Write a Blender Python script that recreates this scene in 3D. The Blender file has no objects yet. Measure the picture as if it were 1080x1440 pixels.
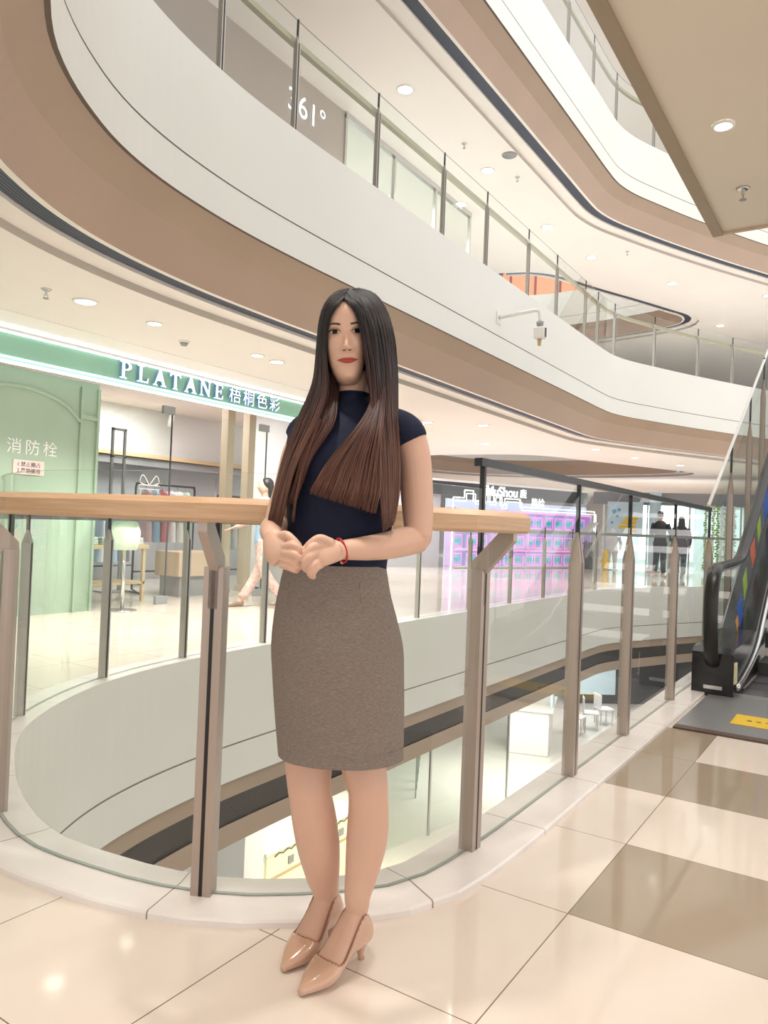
import bpy, bmesh, math, random
import numpy as np
from mathutils import Vector, Matrix
random.seed(7); rng = np.random.default_rng(7)
PI = math.pi
S = bpy.context.scene
COL = S.collection
R = math.radians
# World axes: X runs along the long side of the atrium, Y across it, Z up. Metres.
HEAD = R(33.5)

# ------------------------------------------------------------ camera
cam_d = bpy.data.cameras.new('camera'); cam = bpy.data.objects.new('camera', cam_d); COL.objects.link(cam)
cam_d.sensor_fit = 'AUTO'; cam_d.sensor_width = 36.0; cam_d.lens = 1050 / 1440 * 36
cam_d.clip_start = 0.05; cam_d.clip_end = 300
cam.matrix_world = (Matrix.Translation((0, 0, 1.1)) @ Matrix.Rotation(HEAD - PI/2, 4, 'Z')
                    @ Matrix.Rotation(PI/2 + R(0.98), 4, 'X') @ Matrix.Rotation(R(2.25), 4, 'Z'))
S.camera = cam
# ------------------------------------------------------------ world, exposure
S.view_settings.view_transform = 'Standard'; S.view_settings.look = 'None'
S.view_settings.gamma = 1; S.view_settings.exposure = 0.3
try: S.view_settings.use_curve_mapping = False
except Exception: pass
S.cycles.transparent_max_bounces = 40
S.cycles.max_bounces = 8; S.cycles.diffuse_bounces = 4; S.cycles.glossy_bounces = 4
S.cycles.sample_clamp_indirect = 6
w = bpy.data.worlds.new('world'); S.world = w; w.use_nodes = True
w.node_tree.nodes['Background'].inputs[0].default_value = (1.0, 0.98, 0.955, 1)
w.node_tree.nodes['Background'].inputs[1].default_value = 1.15
def lamp(name, kind, loc, energy, color=(1, .95, .88), size=.1, rot=(0, 0, 0), spot=None):
    l = bpy.data.lights.new(name, kind); l.energy = energy; l.color = color
    if kind == 'AREA': l.shape = 'DISK'; l.size = size
    else: l.shadow_soft_size = size
    if spot: l.spot_size = R(spot); l.spot_blend = .6
    o = bpy.data.objects.new(name, l); COL.objects.link(o); o.location = loc; o.rotation_euler = rot
    return o
# daylight falling down the atrium from the roof lights high above
lamp('skylight_daylight', 'AREA', (9, 2.8, 13.5), 150, (1, .97, .93), 6)
lamp('atrium_daylight', 'AREA', (20.5, 8.5, 13.5), 200, (1, .97, .93), 5)

# ------------------------------------------------------------ materials
MATS = {}
def pm(name, col, rough=.5, metal=0., emit=0., ecol=None, spec=.5, coat=0., sss=0.):
    m = bpy.data.materials.new(name); m.use_nodes = True
    b = m.node_tree.nodes['Principled BSDF']; i = b.inputs
    i['Base Color'].default_value = (*col, 1); i['Roughness'].default_value = rough; i['Metallic'].default_value = metal
    i['Specular IOR Level'].default_value = spec
    if coat: i['Coat Weight'].default_value = coat; i['Coat Roughness'].default_value = .05
    if sss:
        i['Subsurface Weight'].default_value = sss; i['Subsurface Radius'].default_value = (.9, .35, .2); i['Subsurface Scale'].default_value = .01
    if emit:
        i['Emission Color'].default_value = (*(ecol or col), 1); i['Emission Strength'].default_value = emit
    MATS[name] = m
    return m
def nt(m): return m.node_tree.nodes, m.node_tree.links, m.node_tree.nodes['Principled BSDF']
def vary(m, scale=3., amount=.06, detail=3, stretch=None, rough=None, bump=0.):
    """slow tone variation of a painted or printed surface"""
    n, l, b = nt(m)
    tc = n.new('ShaderNodeTexCoord'); mp = n.new('ShaderNodeMapping'); no = n.new('ShaderNodeTexNoise')
    l.new(tc.outputs['Object'], mp.inputs['Vector']); l.new(mp.outputs[0], no.inputs['Vector'])
    if stretch: mp.inputs['Scale'].default_value = stretch
    no.inputs['Scale'].default_value = scale; no.inputs['Detail'].default_value = detail
    c = b.inputs['Base Color'].default_value[:3]
    r = n.new('ShaderNodeValToRGB'); r.color_ramp.elements[0].position = .3; r.color_ramp.elements[1].position = .7
    r.color_ramp.elements[0].color = (*[max(0, x*(1-amount)) for x in c], 1); r.color_ramp.elements[1].color = (*[min(1, x*(1+amount)) for x in c], 1)
    l.new(no.outputs['Fac'], r.inputs[0]); l.new(r.outputs[0], b.inputs['Base Color'])
    if bump:
        bp = n.new('ShaderNodeBump'); bp.inputs['Strength'].default_value = bump; bp.inputs['Distance'].default_value = .002
        l.new(no.outputs['Fac'], bp.inputs['Height']); l.new(bp.outputs[0], b.inputs['Normal'])
    return m
white = vary(pm('white_fascia_paint', (.78, .77, .725), .35, spec=.35), .8, .02)
groove = pm('panel_joint_grey', (.36, .35, .33), .6)
lipm = pm('bronze_lip', (.10, .065, .045), .45)
brown1 = vary(pm('bronze_brown_paint', (.42, .315, .235), .42, spec=.3), 1.2, .03)
brown2 = vary(pm('rosy_brown_paint', (.47, .345, .265), .42, spec=.3), 1.2, .03)
tanp = vary(pm('tan_paint', (.56, .43, .31), .5), 1., .03)
cream = vary(pm('cream_ceiling_paint', (.90, .85, .80), .55, spec=.25), .6, .02)
shadowgrey = pm('step_shade_grey', (.50, .455, .40), .6)  # shade on the ceiling step put into its colour
grille = pm('dark_grille', (.03, .034, .05), .55)
stone = vary(pm('white_marble_curb', (.87, .82, .79), .18), 5., .05, 6)
taupe = vary(pm('taupe_metal', (.45, .37, .32), .32, .45), 30, .04, stretch=(1, 1, .05))
darkline = pm('black_metal', (.018, .017, .017), .3, .3)
chrome = pm('brushed_steel', (.62, .61, .6), .25, .95)
glassedge = pm('glass_edge_green', (.33, .39, .35), .15)
wood = pm('honey_oak', (.66, .41, .215), .38)
def wood_nodes(m, axis_scale=(1.2, 1.2, 30)):
    n, l, b = nt(m)
    tc = n.new('ShaderNodeTexCoord'); mp = n.new('ShaderNodeMapping'); no = n.new('ShaderNodeTexNoise')
    mp.inputs['Scale'].default_value = axis_scale
    l.new(tc.outputs['Object'], mp.inputs[0]); l.new(mp.outputs[0], no.inputs['Vector']); no.inputs['Scale'].default_value = 3; no.inputs['Detail'].default_value = 8; no.inputs['Distortion'].default_value = .6
    r = n.new('ShaderNodeValToRGB'); e = r.color_ramp.elements
    e[0].position = .25; e[0].color = (.50, .30, .165, 1); e[1].position = .75; e[1].color = (.66, .45, .28, 1)
    l.new(no.outputs['Fac'], r.inputs[0]); l.new(r.outputs[0], b.inputs['Base Color'])
wood_nodes(wood)
def glass_mat(name, tint, ior=1.45):
    m = bpy.data.materials.new(name); m.use_nodes = True
    n = m.node_tree.nodes; l = m.node_tree.links; n.clear()
    out = n.new('ShaderNodeOutputMaterial'); mx = n.new('ShaderNodeMixShader'); t = n.new('ShaderNodeBsdfTransparent'); g = n.new('ShaderNodeBsdfGlossy'); f = n.new('ShaderNodeFresnel')
    t.inputs[0].default_value = (*tint, 1); g.inputs['Roughness'].default_value = 0.0; f.inputs[0].default_value = ior
    ge = n.new('ShaderNodeNewGeometry'); iv = n.new('ShaderNodeMath'); iv.operation = 'SUBTRACT'; iv.inputs[0].default_value = 1; l.new(ge.outputs['Backfacing'], iv.inputs[1])
    mu = n.new('ShaderNodeMath'); mu.operation = 'MULTIPLY'; l.new(f.outputs[0], mu.inputs[0]); l.new(iv.outputs[0], mu.inputs[1])
    l.new(mu.outputs[0], mx.inputs[0]); l.new(t.outputs[0], mx.inputs[1]); l.new(g.outputs[0], mx.inputs[2]); l.new(mx.outputs[0], out.inputs[0])
    MATS[name] = m
    return m
glass = glass_mat('clear_glass', (.972, .985, .975))
glass_g = glass_mat('greenish_glass', (.955, .985, .965))
lens = pm('lamp_lens', (1, .97, .9), .4, emit=7, ecol=(1, .93, .82))
lens_w = pm('cool_lamp_lens', (1, 1, 1), .4, emit=8, ecol=(.95, .97, 1))
neonw = pm('white_neon', (1, 1, 1), .4, emit=1.2, ecol=(.9, 1, .97))
neonp = pm('pink_neon', (1, .3, .8), .4, emit=.75, ecol=(1, .25, .85))
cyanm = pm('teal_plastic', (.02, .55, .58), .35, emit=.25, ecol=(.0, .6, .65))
signw = pm('lit_white_letters', (.95, .97, 1), .4, emit=.85, ecol=(.88, .94, 1))
signb = pm('pale_blue_letter_sides', (.16, .30, .55), .4, emit=.12, ecol=(.25, .5, .9))
sage = vary(pm('sage_green_paint', (.36, .48, .37), .5), 2, .03)
mint = vary(pm('mint_sign_board', (.29, .55, .43), .4), 2, .03)
whitewall = vary(pm('white_wall_paint', (.82, .82, .83), .6), 1, .02)
greywall = vary(pm('grey_wall_paint', (.42, .42, .45), .6), 1, .03)
palefloor = vary(pm('pale_polished_floor', (.72, .70, .67), .12), .6, .04)
yellowp = vary(pm('pale_yellow_panel', (.88, .83, .52), .4, emit=.2, ecol=(1, .93, .6)), 2, .03)
blackp = pm('black_plastic', (.012, .012, .013), .22)
rubber = pm('black_rubber', (.013, .012, .012), .35)
red = pm('red_paint', (.62, .06, .05), .45)
yellowpaint = pm('yellow_paint', (.85, .56, .02), .4)
bluem = pm('blue_decal', (.02, .12, .55), .4); greenm = pm('lime_decal', (.35, .55, .05), .4); redm = pm('orange_red_decal', (.75, .13, .05), .4); orangem = pm('orange_decal', (.9, .38, .05), .4)
darkgrey = pm('dark_grey', (.06, .06, .065), .5)
midgrey = pm('mid_grey', (.30, .30, .31), .5)
offwhite = pm('off_white', (.8, .79, .76), .5)
tanwood = pm('light_tan_wood', (.58, .42, .25), .45)
sockm = pm('tile_grout', (.23, .16, .11), .7)

# polished porcelain floor: 0.6 m tiles with some taupe tiles in the pattern
tile = pm('polished_tile', (.80, .69, .60), .07, spec=.5)
def tile_nodes():
    n, l, b = nt(tile)
    def M(op, a, c=None):
        x = n.new('ShaderNodeMath'); x.operation = op
        for k, v in ((0, a), (1, c)):
            if v is None: continue
            if isinstance(v, (int, float)): x.inputs[k].default_value = v
            else: l.new(v, x.inputs[k])
        return x.outputs[0]
    tc = n.new('ShaderNodeTexCoord'); sp = n.new('ShaderNodeSeparateXYZ'); l.new(tc.outputs['Object'], sp.inputs[0])
    u, v = sp.outputs[0], sp.outputs[1]
    fu = M('FRACT', M('DIVIDE', M('ADD', u, 60-.33), .6)); fv = M('FRACT', M('DIVIDE', M('ADD', v, 60-.12), .6))
    hw = .0028
    g = M('MAXIMUM', M('GREATER_THAN', M('ABSOLUTE', M('SUBTRACT', fu, .5)), .5-hw), M('GREATER_THAN', M('ABSOLUTE', M('SUBTRACT', fv, .5)), .5-hw))
    def boxm(u0, u1, v0, v1):
        return M('MULTIPLY', M('MULTIPLY', M('GREATER_THAN', u, u0), M('LESS_THAN', u, u1)), M('MULTIPLY', M('GREATER_THAN', v, v0), M('LESS_THAN', v, v1)))
    d = M('MAXIMUM', M('MAXIMUM', boxm(2.13, 2.73, -.48, .72), boxm(3.33, 3.93, -.48, .72)), boxm(3.33, 4.53, .72, 1.32))
    no = n.new('ShaderNodeTexNoise'); no.inputs['Scale'].default_value = 1.4; no.inputs['Detail'].default_value = 5; l.new(tc.outputs['Object'], no.inputs['Vector'])
    r = n.new('ShaderNodeValToRGB'); e = r.color_ramp.elements; e[0].color = (.80, .695, .61, 1); e[1].color = (.84, .745, .665, 1); e[0].position = .35; e[1].position = .65
    l.new(no.outputs['Fac'], r.inputs[0])
    m1 = n.new('ShaderNodeMix'); m1.data_type = 'RGBA'; l.new(d, m1.inputs[0]); l.new(r.outputs[0], m1.inputs[6]); m1.inputs[7].default_value = (.40, .325, .245, 1)
    m2 = n.new('ShaderNodeMix'); m2.data_type = 'RGBA'; l.new(g, m2.inputs[0]); l.new(m1.outputs[2], m2.inputs[6]); m2.inputs[7].default_value = (.22, .15, .11, 1)
    l.new(m2.outputs[2], b.inputs['Base Color'])
tile_nodes()
def stripes(m, per_m, c0, c1, axis=1, width=.5, coord='UV'):
    n, l, b = nt(m)
    tc = n.new('ShaderNodeTexCoord'); sp = n.new('ShaderNodeSeparateXYZ'); l.new(tc.outputs[coord], sp.inputs[0])
    a = n.new('ShaderNodeMath'); a.operation = 'MULTIPLY'; l.new(sp.outputs[axis], a.inputs[0]); a.inputs[1].default_value = per_m
    f = n.new('ShaderNodeMath'); f.operation = 'FRACT'; l.new(a.outputs[0], f.inputs[0])
    g = n.new('ShaderNodeMath'); g.operation = 'GREATER_THAN'; l.new(f.outputs[0], g.inputs[0]); g.inputs[1].default_value = width
    mx = n.new('ShaderNodeMix'); mx.data_type = 'RGBA'; l.new(g.outputs[0], mx.inputs[0]); mx.inputs[6].default_value = (*c0, 1); mx.inputs[7].default_value = (*c1, 1)
    l.new(mx.outputs[2], b.inputs['Base Color'])
stripes(grille, 38, (.014, .019, .034), (.085, .105, .155))
grille_b = pm('charcoal_grille', (.03, .03, .03), .55); stripes(grille_b, 50, (.018, .016, .015), (.075, .062, .052))
ribbed = pm('ribbed_steel_plate', (.4, .4, .4), .35, .4); stripes(ribbed, 26, (.15, .15, .16), (.42, .42, .42), 0, .45, 'Object')

# ------------------------------------------------------------ builders
def link(o, parent=None):
    COL.objects.link(o)
    if parent: o.parent = parent
    return o
def mesh(name, verts, faces, mats, parent=None, smooth=False, fm=None, uv=None):
    me = bpy.data.meshes.new(name); me.from_pydata([tuple(map(float, v)) for v in verts], [], faces)
    for m in (mats if isinstance(mats, (list, tuple)) else [mats]): me.materials.append(m)
    if fm: me.polygons.foreach_set('material_index', fm)
    if smooth: me.polygons.foreach_set('use_smooth', [True]*len(me.polygons))
    if uv:
        ul = me.uv_layers.new(name='uv')
        for p in me.polygons:
            for li, vi in zip(p.loop_indices, p.vertices): ul.data[li].uv = uv[vi]
    me.update()
    return link(bpy.data.objects.new(name, me), parent)
def from_bm(name, bm, mats, parent=None, smooth=False):
    me = bpy.data.meshes.new(name); bmesh.ops.recalc_face_normals(bm, faces=bm.faces); bm.to_mesh(me); bm.free()
    for m in (mats if isinstance(mats, (list, tuple)) else [mats]): me.materials.append(m)
    if smooth: me.polygons.foreach_set('use_smooth', [True]*len(me.polygons))
    return link(bpy.data.objects.new(name, me), parent)
def add_box(bm, lo, hi, bev=0., mi=0, rot=None, piv=None):
    r = bmesh.ops.create_cube(bm, size=1)
    vs = r['verts']; lo = Vector(lo); hi = Vector(hi); c = (lo+hi)/2; s = hi-lo
    for v in vs: v.co = Vector((v.co.x*s.x, v.co.y*s.y, v.co.z*s.z)) + c
    fs = list({f for v in vs for f in v.link_faces})
    if bev:
        es = list({e for v in vs for e in v.link_edges})
        q = bmesh.ops.bevel(bm, geom=es, offset=bev, segments=2, affect='EDGES', profile=.5)
        fs = q['faces'] + [f for f in fs if f.is_valid]
        vs = list({v for f in fs for v in f.verts})
    for f in fs: f.material_index = mi
    if rot is not None: bmesh.ops.rotate(bm, verts=vs, cent=piv or c, matrix=rot)
    return vs
def box(name, lo, hi, m, parent=None, bev=0.):
    bm = bmesh.new(); add_box(bm, lo, hi, bev); return from_bm(name, bm, m, parent)
def add_cyl(bm, p0, p1, r0, r1=None, seg=16, mi=0):
    p0 = Vector(p0); p1 = Vector(p1); d = p1-p0
    q = bmesh.ops.create_cone(bm, cap_ends=True, segments=seg, radius1=r0, radius2=r0 if r1 is None else r1, depth=d.length)
    M = Matrix.Translation((p0+p1)/2) @ d.to_track_quat('Z', 'Y').to_matrix().to_4x4()
    bmesh.ops.transform(bm, matrix=M, verts=q['verts'])
    for f in {f for v in q['verts'] for f in v.link_faces}: f.material_index = mi
    return q['verts']
def cyl(name, p0, p1, r, m, parent=None, r1=None, seg=20, smooth=True):
    bm = bmesh.new(); add_cyl(bm, p0, p1, r, r1, seg); o = from_bm(name, bm, m, parent)
    if smooth:
        for p in o.data.polygons: p.use_smooth = len(p.vertices) == 4
    return o
def catmull(pts, n=8):
    P = [np.array(p, float) for p in pts]; P = [2*P[0]-P[1]] + P + [2*P[-1]-P[-2]]; out = []
    for i in range(1, len(P)-2):
        p0, p1, p2, p3 = P[i-1:i+3]
        for k in range(n):
            t = k/n; out.append(.5*((2*p1)+(-p0+p2)*t+(2*p0-5*p1+4*p2-p3)*t*t+(-p0+3*p1-3*p2+p3)*t**3))
    out.append(P[-2]); return np.array(out)
def tube_data(pts, rad, seg=12, up=(0, 0, 1), caps=True):
    """pts Nx3; rad list of r or (ra, rb); ra lies along cross(tangent, up), rb along the rest"""
    pts = np.array(pts, float); N = len(pts); V = []; F = []
    T = np.gradient(pts, axis=0); T /= np.linalg.norm(T, axis=1)[:, None]+1e-9
    for i in range(N):
        u = np.array(up[i] if np.ndim(up) == 2 else up, float)
        a = np.cross(T[i], u)
        if np.linalg.norm(a) < 1e-3: a = np.cross(T[i], (0, 1, 0))
        a /= np.linalg.norm(a); b = np.cross(a, T[i])
        r = rad[i] if np.ndim(rad[i]) else (rad[i], rad[i])
        for k in range(seg):
            an = 2*PI*k/seg; V.append(pts[i]+a*r[0]*math.cos(an)+b*r[1]*math.sin(an))
    for i in range(N-1):
        for k in range(seg):
            k2 = (k+1) % seg; F.append((i*seg+k, i*seg+k2, (i+1)*seg+k2, (i+1)*seg+k))
    if caps: F.append(tuple(range(seg-1, -1, -1))); F.append(tuple((N-1)*seg+k for k in range(seg)))
    return V, F
def tube(name, pts, r, m, parent=None, seg=10, up=(0, 0, 1)):
    V, F = tube_data(pts, [r]*len(pts) if not np.ndim(r) else r, seg, up)
    return mesh(name, V, F, m, parent, True)
def merge(parts):
    V = []; F = []
    for v, f in parts:
        o = len(V); V += list(v); F += [tuple(i+o for i in q) for q in f]
    return V, F
def tag(o, label, cat, group=None):
    o['label'] = label; o['category'] = cat
    if group: o['group'] = group
    return o
def struct(o): o['kind'] = 'structure'; return o
def stuff(o): o['kind'] = 'stuff'; return o
def thing(name, label, cat, loc=(0, 0, 0), rz=0, group=None):
    o = bpy.data.objects.new(name, None); COL.objects.link(o); o.location = loc; o.rotation_euler = (0, 0, rz); o.empty_display_size = .1
    return tag(o, label, cat, group)
def prism(bm, poly, axis_o, ax, ay, az, h, mi=0):
    """extrude the 2D polygon (in ax, ay from axis_o) by h along az"""
    o = Vector(axis_o); ax = Vector(ax); ay = Vector(ay); az = Vector(az)
    a = [bm.verts.new(o+ax*x+ay*y) for x, y in poly]; b = [bm.verts.new(o+ax*x+ay*y+az*h) for x, y in poly]
    n = len(poly); fs = [bm.faces.new(a), bm.faces.new(b[::-1])]
    for i in range(n): fs.append(bm.faces.new((a[i], b[i], b[(i+1) % n], a[(i+1) % n])))
    for f in fs: f.material_index = mi; f.normal_update()
    bmesh.ops.triangulate(bm, faces=fs[:2])
def text(name, s, size, depth, m, parent, loc, rz=0, tilt=PI/2, align='LEFT', spacing=1.0, bold=0.):
    c = bpy.data.curves.new(name, 'FONT'); c.body = s; c.size = size; c.extrude = depth; c.align_x = align; c.space_character = spacing; c.offset = bold
    o = bpy.data.objects.new(name, c); COL.objects.link(o)
    dg = bpy.context.evaluated_depsgraph_get(); me = bpy.data.meshes.new_from_object(o.evaluated_get(dg))
    COL.objects.unlink(o); bpy.data.objects.remove(o)
    me.materials.clear(); me.materials.append(m)
    q = link(bpy.data.objects.new(name, me), parent); q.location = loc; q.rotation_euler = (tilt, 0, rz)
    return q

# ---- plan curves
class Path:
    def __init__(s, ctrl, ds=.12, straight=False):
        c = np.array(ctrl, float)
        p = c if straight else catmull(c, 12)
        L = np.concatenate([[0], np.cumsum(np.linalg.norm(np.diff(p, axis=0), axis=1))]); n = max(2, int(L[-1]/ds)+1)
        t = np.linspace(0, L[-1], n); s.p = np.stack([np.interp(t, L, p[:, k]) for k in (0, 1)], 1); s.s = t
        g = np.gradient(s.p, axis=0); g /= np.linalg.norm(g, axis=1)[:, None]; s.t = g; s.n = np.stack([-g[:, 1], g[:, 0]], 1)   # n points away from the void
    def at(s, q): return np.array([np.interp(q, s.s, s.p[:, k]) for k in (0, 1)]), np.array([np.interp(q, s.s, s.n[:, k]) for k in (0, 1)]), np.array([np.interp(q, s.s, s.t[:, k]) for k in (0, 1)])
    def near(s, u, v): return float(s.s[np.argmin((s.p[:, 0]-u)**2+(s.p[:, 1]-v)**2)])
    def cut(s, a, b):
        m = (s.s > a+1e-6) & (s.s < b-1e-6); q = np.concatenate([[a], s.s[m], [b]])
        P = [s.at(x) for x in q]; r = Path.__new__(Path); r.s = q-a; r.p = np.array([x[0] for x in P]); r.n = np.array([x[1] for x in P]); r.t = np.array([x[2] for x in P]); return r
    def off(s, d): return s.p+s.n*d
def sweep(name, path, prof, mats, parent=None, closed=False, fm=None, smooth=False):
    """prof: list of (d, z); fm material index for each profile segment"""
    n = len(path.p); k = len(prof); V = []; F = []; MI = []; UV = []
    acc = [0]
    for j in range(1, k): acc.append(acc[-1]+math.hypot(prof[j][0]-prof[j-1][0], prof[j][1]-prof[j-1][1]))
    for i in range(n):
        for j, (d, z) in enumerate(prof):
            q = path.p[i]+path.n[i]*d; V.append((q[0], q[1], z)); UV.append((float(path.s[i]), acc[j]))
    for i in range(n-1):
        for j in range(k if closed else k-1):
            j2 = (j+1) % k; F.append((i*k+j, i*k+j2, (i+1)*k+j2, (i+1)*k+j)); MI.append(fm[j] if fm else 0)
    if closed: F += [tuple(range(k)), tuple((n-1)*k+j for j in range(k-1, -1, -1))]; MI += [0, 0]
    o = mesh(name, V, F, mats, parent, smooth, MI, UV)
    if closed:
        bm = bmesh.new(); bm.from_mesh(o.data); bmesh.ops.recalc_face_normals(bm, faces=bm.faces); bm.to_mesh(o.data); bm.free()
    return o
def flat(name, outer, holes, z, m, parent=None):
    bm = bmesh.new(); es = []
    for loop in [outer]+holes:
        vs = [bm.verts.new((p[0], p[1], z)) for p in loop]
        for i in range(len(vs)): es.append(bm.edges.new((vs[i], vs[(i+1) % len(vs)])))
    bmesh.ops.triangle_fill(bm, use_beauty=True, use_dissolve=False, edges=es)
    return from_bm(name, bm, m, parent)
tanp_soffit = vary(pm('tan_soffit_paint', (.70, .61, .50), .5, spec=.3), .8, .015)
lipm2 = pm('bronze_edge_trim', (.30, .22, .14), .4)
signwhite = pm('white_lettering', (.85, .86, .84), .5)
pinkpale = pm('pale_pink_card', (.80, .62, .58), .6)
palegreen = pm('pale_green_felt', (.42, .74, .46), .7); palegreen2 = pm('pale_green_cloth', (.62, .74, .60), .8)
taupewall = vary(pm('taupe_wall_paint', (.42, .36, .31), .6), 1, .03)
midgrey2 = pm('soft_grey_panel', (.50, .50, .48), .5)
orangewarm = pm('orange_lit_window', (.8, .38, .2), .5, emit=.5, ecol=(1, .45, .2))
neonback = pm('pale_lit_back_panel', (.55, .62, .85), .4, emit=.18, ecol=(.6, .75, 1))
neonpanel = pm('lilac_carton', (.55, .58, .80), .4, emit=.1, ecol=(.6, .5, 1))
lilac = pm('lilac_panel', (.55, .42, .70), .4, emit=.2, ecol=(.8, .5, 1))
darkgrey2 = pm('black_fascia', (.045, .05, .055), .3); darkgrey3 = pm('slate_fascia', (.26, .26, .28), .4)
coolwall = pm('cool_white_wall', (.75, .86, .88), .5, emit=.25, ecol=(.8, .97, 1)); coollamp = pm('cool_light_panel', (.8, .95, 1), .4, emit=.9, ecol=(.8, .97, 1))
paleblue = pm('pale_blue_print', (.62, .78, .88), .4); bluepale = pm('blue_ink', (.15, .45, .75), .4)
midpale = pm('pale_grey_steel', (.58, .58, .58), .35, .2)
leafm = pm('fresh_leaf', (.30, .42, .08), .5); leafm2 = pm('pale_leaf', (.55, .62, .30), .5)
greywall2 = vary(pm('pale_grey_wall', (.66, .65, .66), .6), 1, .02)
darktrim = pm('dark_brown_strip', (.10, .06, .045), .4)
stickerm = pm('cream_label', (.75, .68, .42), .5)
# ============================================================ THE BUILDING
TAIL = [(1.68, 1.56), (1.60, 1.73), (1.55, 1.96), (1.53, 2.30), (1.66, 2.72), (1.88, 3.14), (2.08, 3.43), (2.30, 3.65), (2.57, 3.85), (2.90, 4.04), (3.27, 4.18), (3.75, 4.29), (4.4, 4.37), (5.2, 4.4), (6, 4.4), (7, 4.4), (8.5, 4.4), (10, 4.4), (11.5, 4.4), (13, 4.4), (13.9, 4.4), (14.5, 4.37), (15.1, 4.22), (15.8, 3.93), (16.6, 3.58), (17.4, 3.2), (18.5, 2.65), (19.5, 2.12)]
V0 = Path([(20.6, 1.22), (18, 1.22), (15, 1.22), (12, 1.22), (9, 1.22), (6.5, 1.22), (5, 1.22), (4, 1.22), (3, 1.22), (2.5, 1.22), (2.14, 1.235), (1.97, 1.275), (1.81, 1.405)] + TAIL + [(20.2, 1.7), (20.7, 1.35)])
V1 = Path([(6.18, 1.12), (5, 1.12), (4, 1.12), (3, 1.12), (2.5, 1.125), (2.14, 1.165), (1.93, 1.235), (1.76, 1.35)] + TAIL + [(20.5, 1.58), (22, .75), (23.5, -.1), (25, -.95), (26.8, -2)])
E2 = Path([(17.6, 8.1), (17.55, 9.8), (18.5, 11.3), (20.5, 12), (22.5, 11.5), (23.6, 10), (23.75, 8.2), (23.55, 6.6), (23.25, 5.55), (22.85, 5.3), (22.2, 5.55), (20.8, 6.15), (19.5, 6.75), (18.3, 7.25), (17.8, 7.6), (17.6, 8.1)])
SOFF = 6.18
F1, F2, F3 = 4.5, 9.0, 13.5

def joints(m):
    n, l, b = nt(m); src = b.inputs['Base Color'].links[0].from_socket
    tc = n.new('ShaderNodeTexCoord'); sp = n.new('ShaderNodeSeparateXYZ'); l.new(tc.outputs['UV'], sp.inputs[0])
    a = n.new('ShaderNodeMath'); a.operation = 'DIVIDE'; l.new(sp.outputs[0], a.inputs[0]); a.inputs[1].default_value = .62
    f = n.new('ShaderNodeMath'); f.operation = 'FRACT'; l.new(a.outputs[0], f.inputs[0])
    g = n.new('ShaderNodeMath'); g.operation = 'LESS_THAN'; l.new(f.outputs[0], g.inputs[0]); g.inputs[1].default_value = .006
    mx = n.new('ShaderNodeMix'); mx.data_type = 'RGBA'; l.new(g.outputs[0], mx.inputs[0]); l.new(src, mx.inputs[6]); mx.inputs[7].default_value = (.33, .27, .23, 1)
    l.new(mx.outputs[2], b.inputs['Base Color'])
joints(stone)

# floors
struct(flat('floor', [(-7, -5), (44, -5), (44, 24), (-7, 24)], [[tuple(p) for p in V0.off(.12)]], 0, tile))
struct(flat('floor_lower', [(-7, -5), (44, -5), (44, 24), (-7, 24)], [], -4.5, palefloor))
def upper_poly(d, i0=0.0):
    P = V1.cut(i0, V1.s[-1]); return [tuple(p) for p in P.off(d)] + [(44, -5), (44, 24), (-7, 24), (-7, 1.1), (1.0, 1.1)]
sA = V1.near(1.66, 1.45)
for k, F in ((1, F1), (2, F2)):
    struct(flat('floor_upper_%d' % k, upper_poly(.2, sA), [[tuple(p) for p in E2.off(.2)]], F, palefloor))
    struct(flat('ceiling_%d' % k, upper_poly(.82, sA), [[tuple(p) for p in E2.off(.82)]], F-1.56, cream))
struct(flat('ceiling_3', upper_poly(.3, sA), [[tuple(p) for p in E2.off(.3)]], F3-1.5, cream))

# slab edges around the openings
n_trim = 0
def slab_edge(path, F, curb, m_curb, under='upper', s_under=0.):
    global n_trim
    n_trim += 1
    struct(sweep('trim_%d' % n_trim, path, [(.24, F), (.24, F+curb-.006), (.234, F+curb), (0, F+curb)], m_curb))
    n_trim += 1
    struct(sweep('trim_%d' % n_trim, path, [(0, F+curb), (0, F-.745), (.01, F-.747), (.01, F-.757), (0, F-.759), (0, F-1.05), (.03, F-1.05)], [white, groove, lipm], fm=[0, 1, 1, 1, 0, 2]))
    n_trim += 1
    if s_under: path = path.cut(s_under, path.s[-1])
    if under == 'upper':
        struct(sweep('trim_%d' % n_trim, path, [(.03, F-1.05), (.20, F-1.20), (.37, F-1.5)], [brown1, brown2], fm=[0, 1]))
        n_trim += 1
        struct(sweep('trim_%d' % n_trim, path, [(.37, F-1.5), (.42, F-1.5), (.42, F-1.47), (.61, F-1.47), (.61, F-1.5), (.82, F-1.5), (.82, F-1.56)], [cream, grille, shadowgrey], fm=[0, 0, 1, 0, 0, 2]))
    else:
        struct(sweep('trim_%d' % n_trim, path, [(.03, F-1.05), (.03, F-1.2), (.05, F-1.2), (.05, F-1.42), (.03, F-1.42), (.03, F-1.6), (.5, F-1.6)], [brown1, grille_b, brown1], fm=[0, 0, 1, 1, 0, 0]))
slab_edge(V0, 0, .022, stone, 'lower')
slab_edge(V1, F1, .08, stone, s_under=sA)
slab_edge(V1, F2, .08, stone)
slab_edge(E2, F1, .08, white)
slab_edge(E2, F2, .08, white)
# lower ceiling behind the lower slab edge
struct(flat('ceiling_0', [(-7, -5), (44, -5), (44, 24), (-7, 24)], [[tuple(p) for p in V0.off(.5)]], -1.6, cream))
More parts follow.
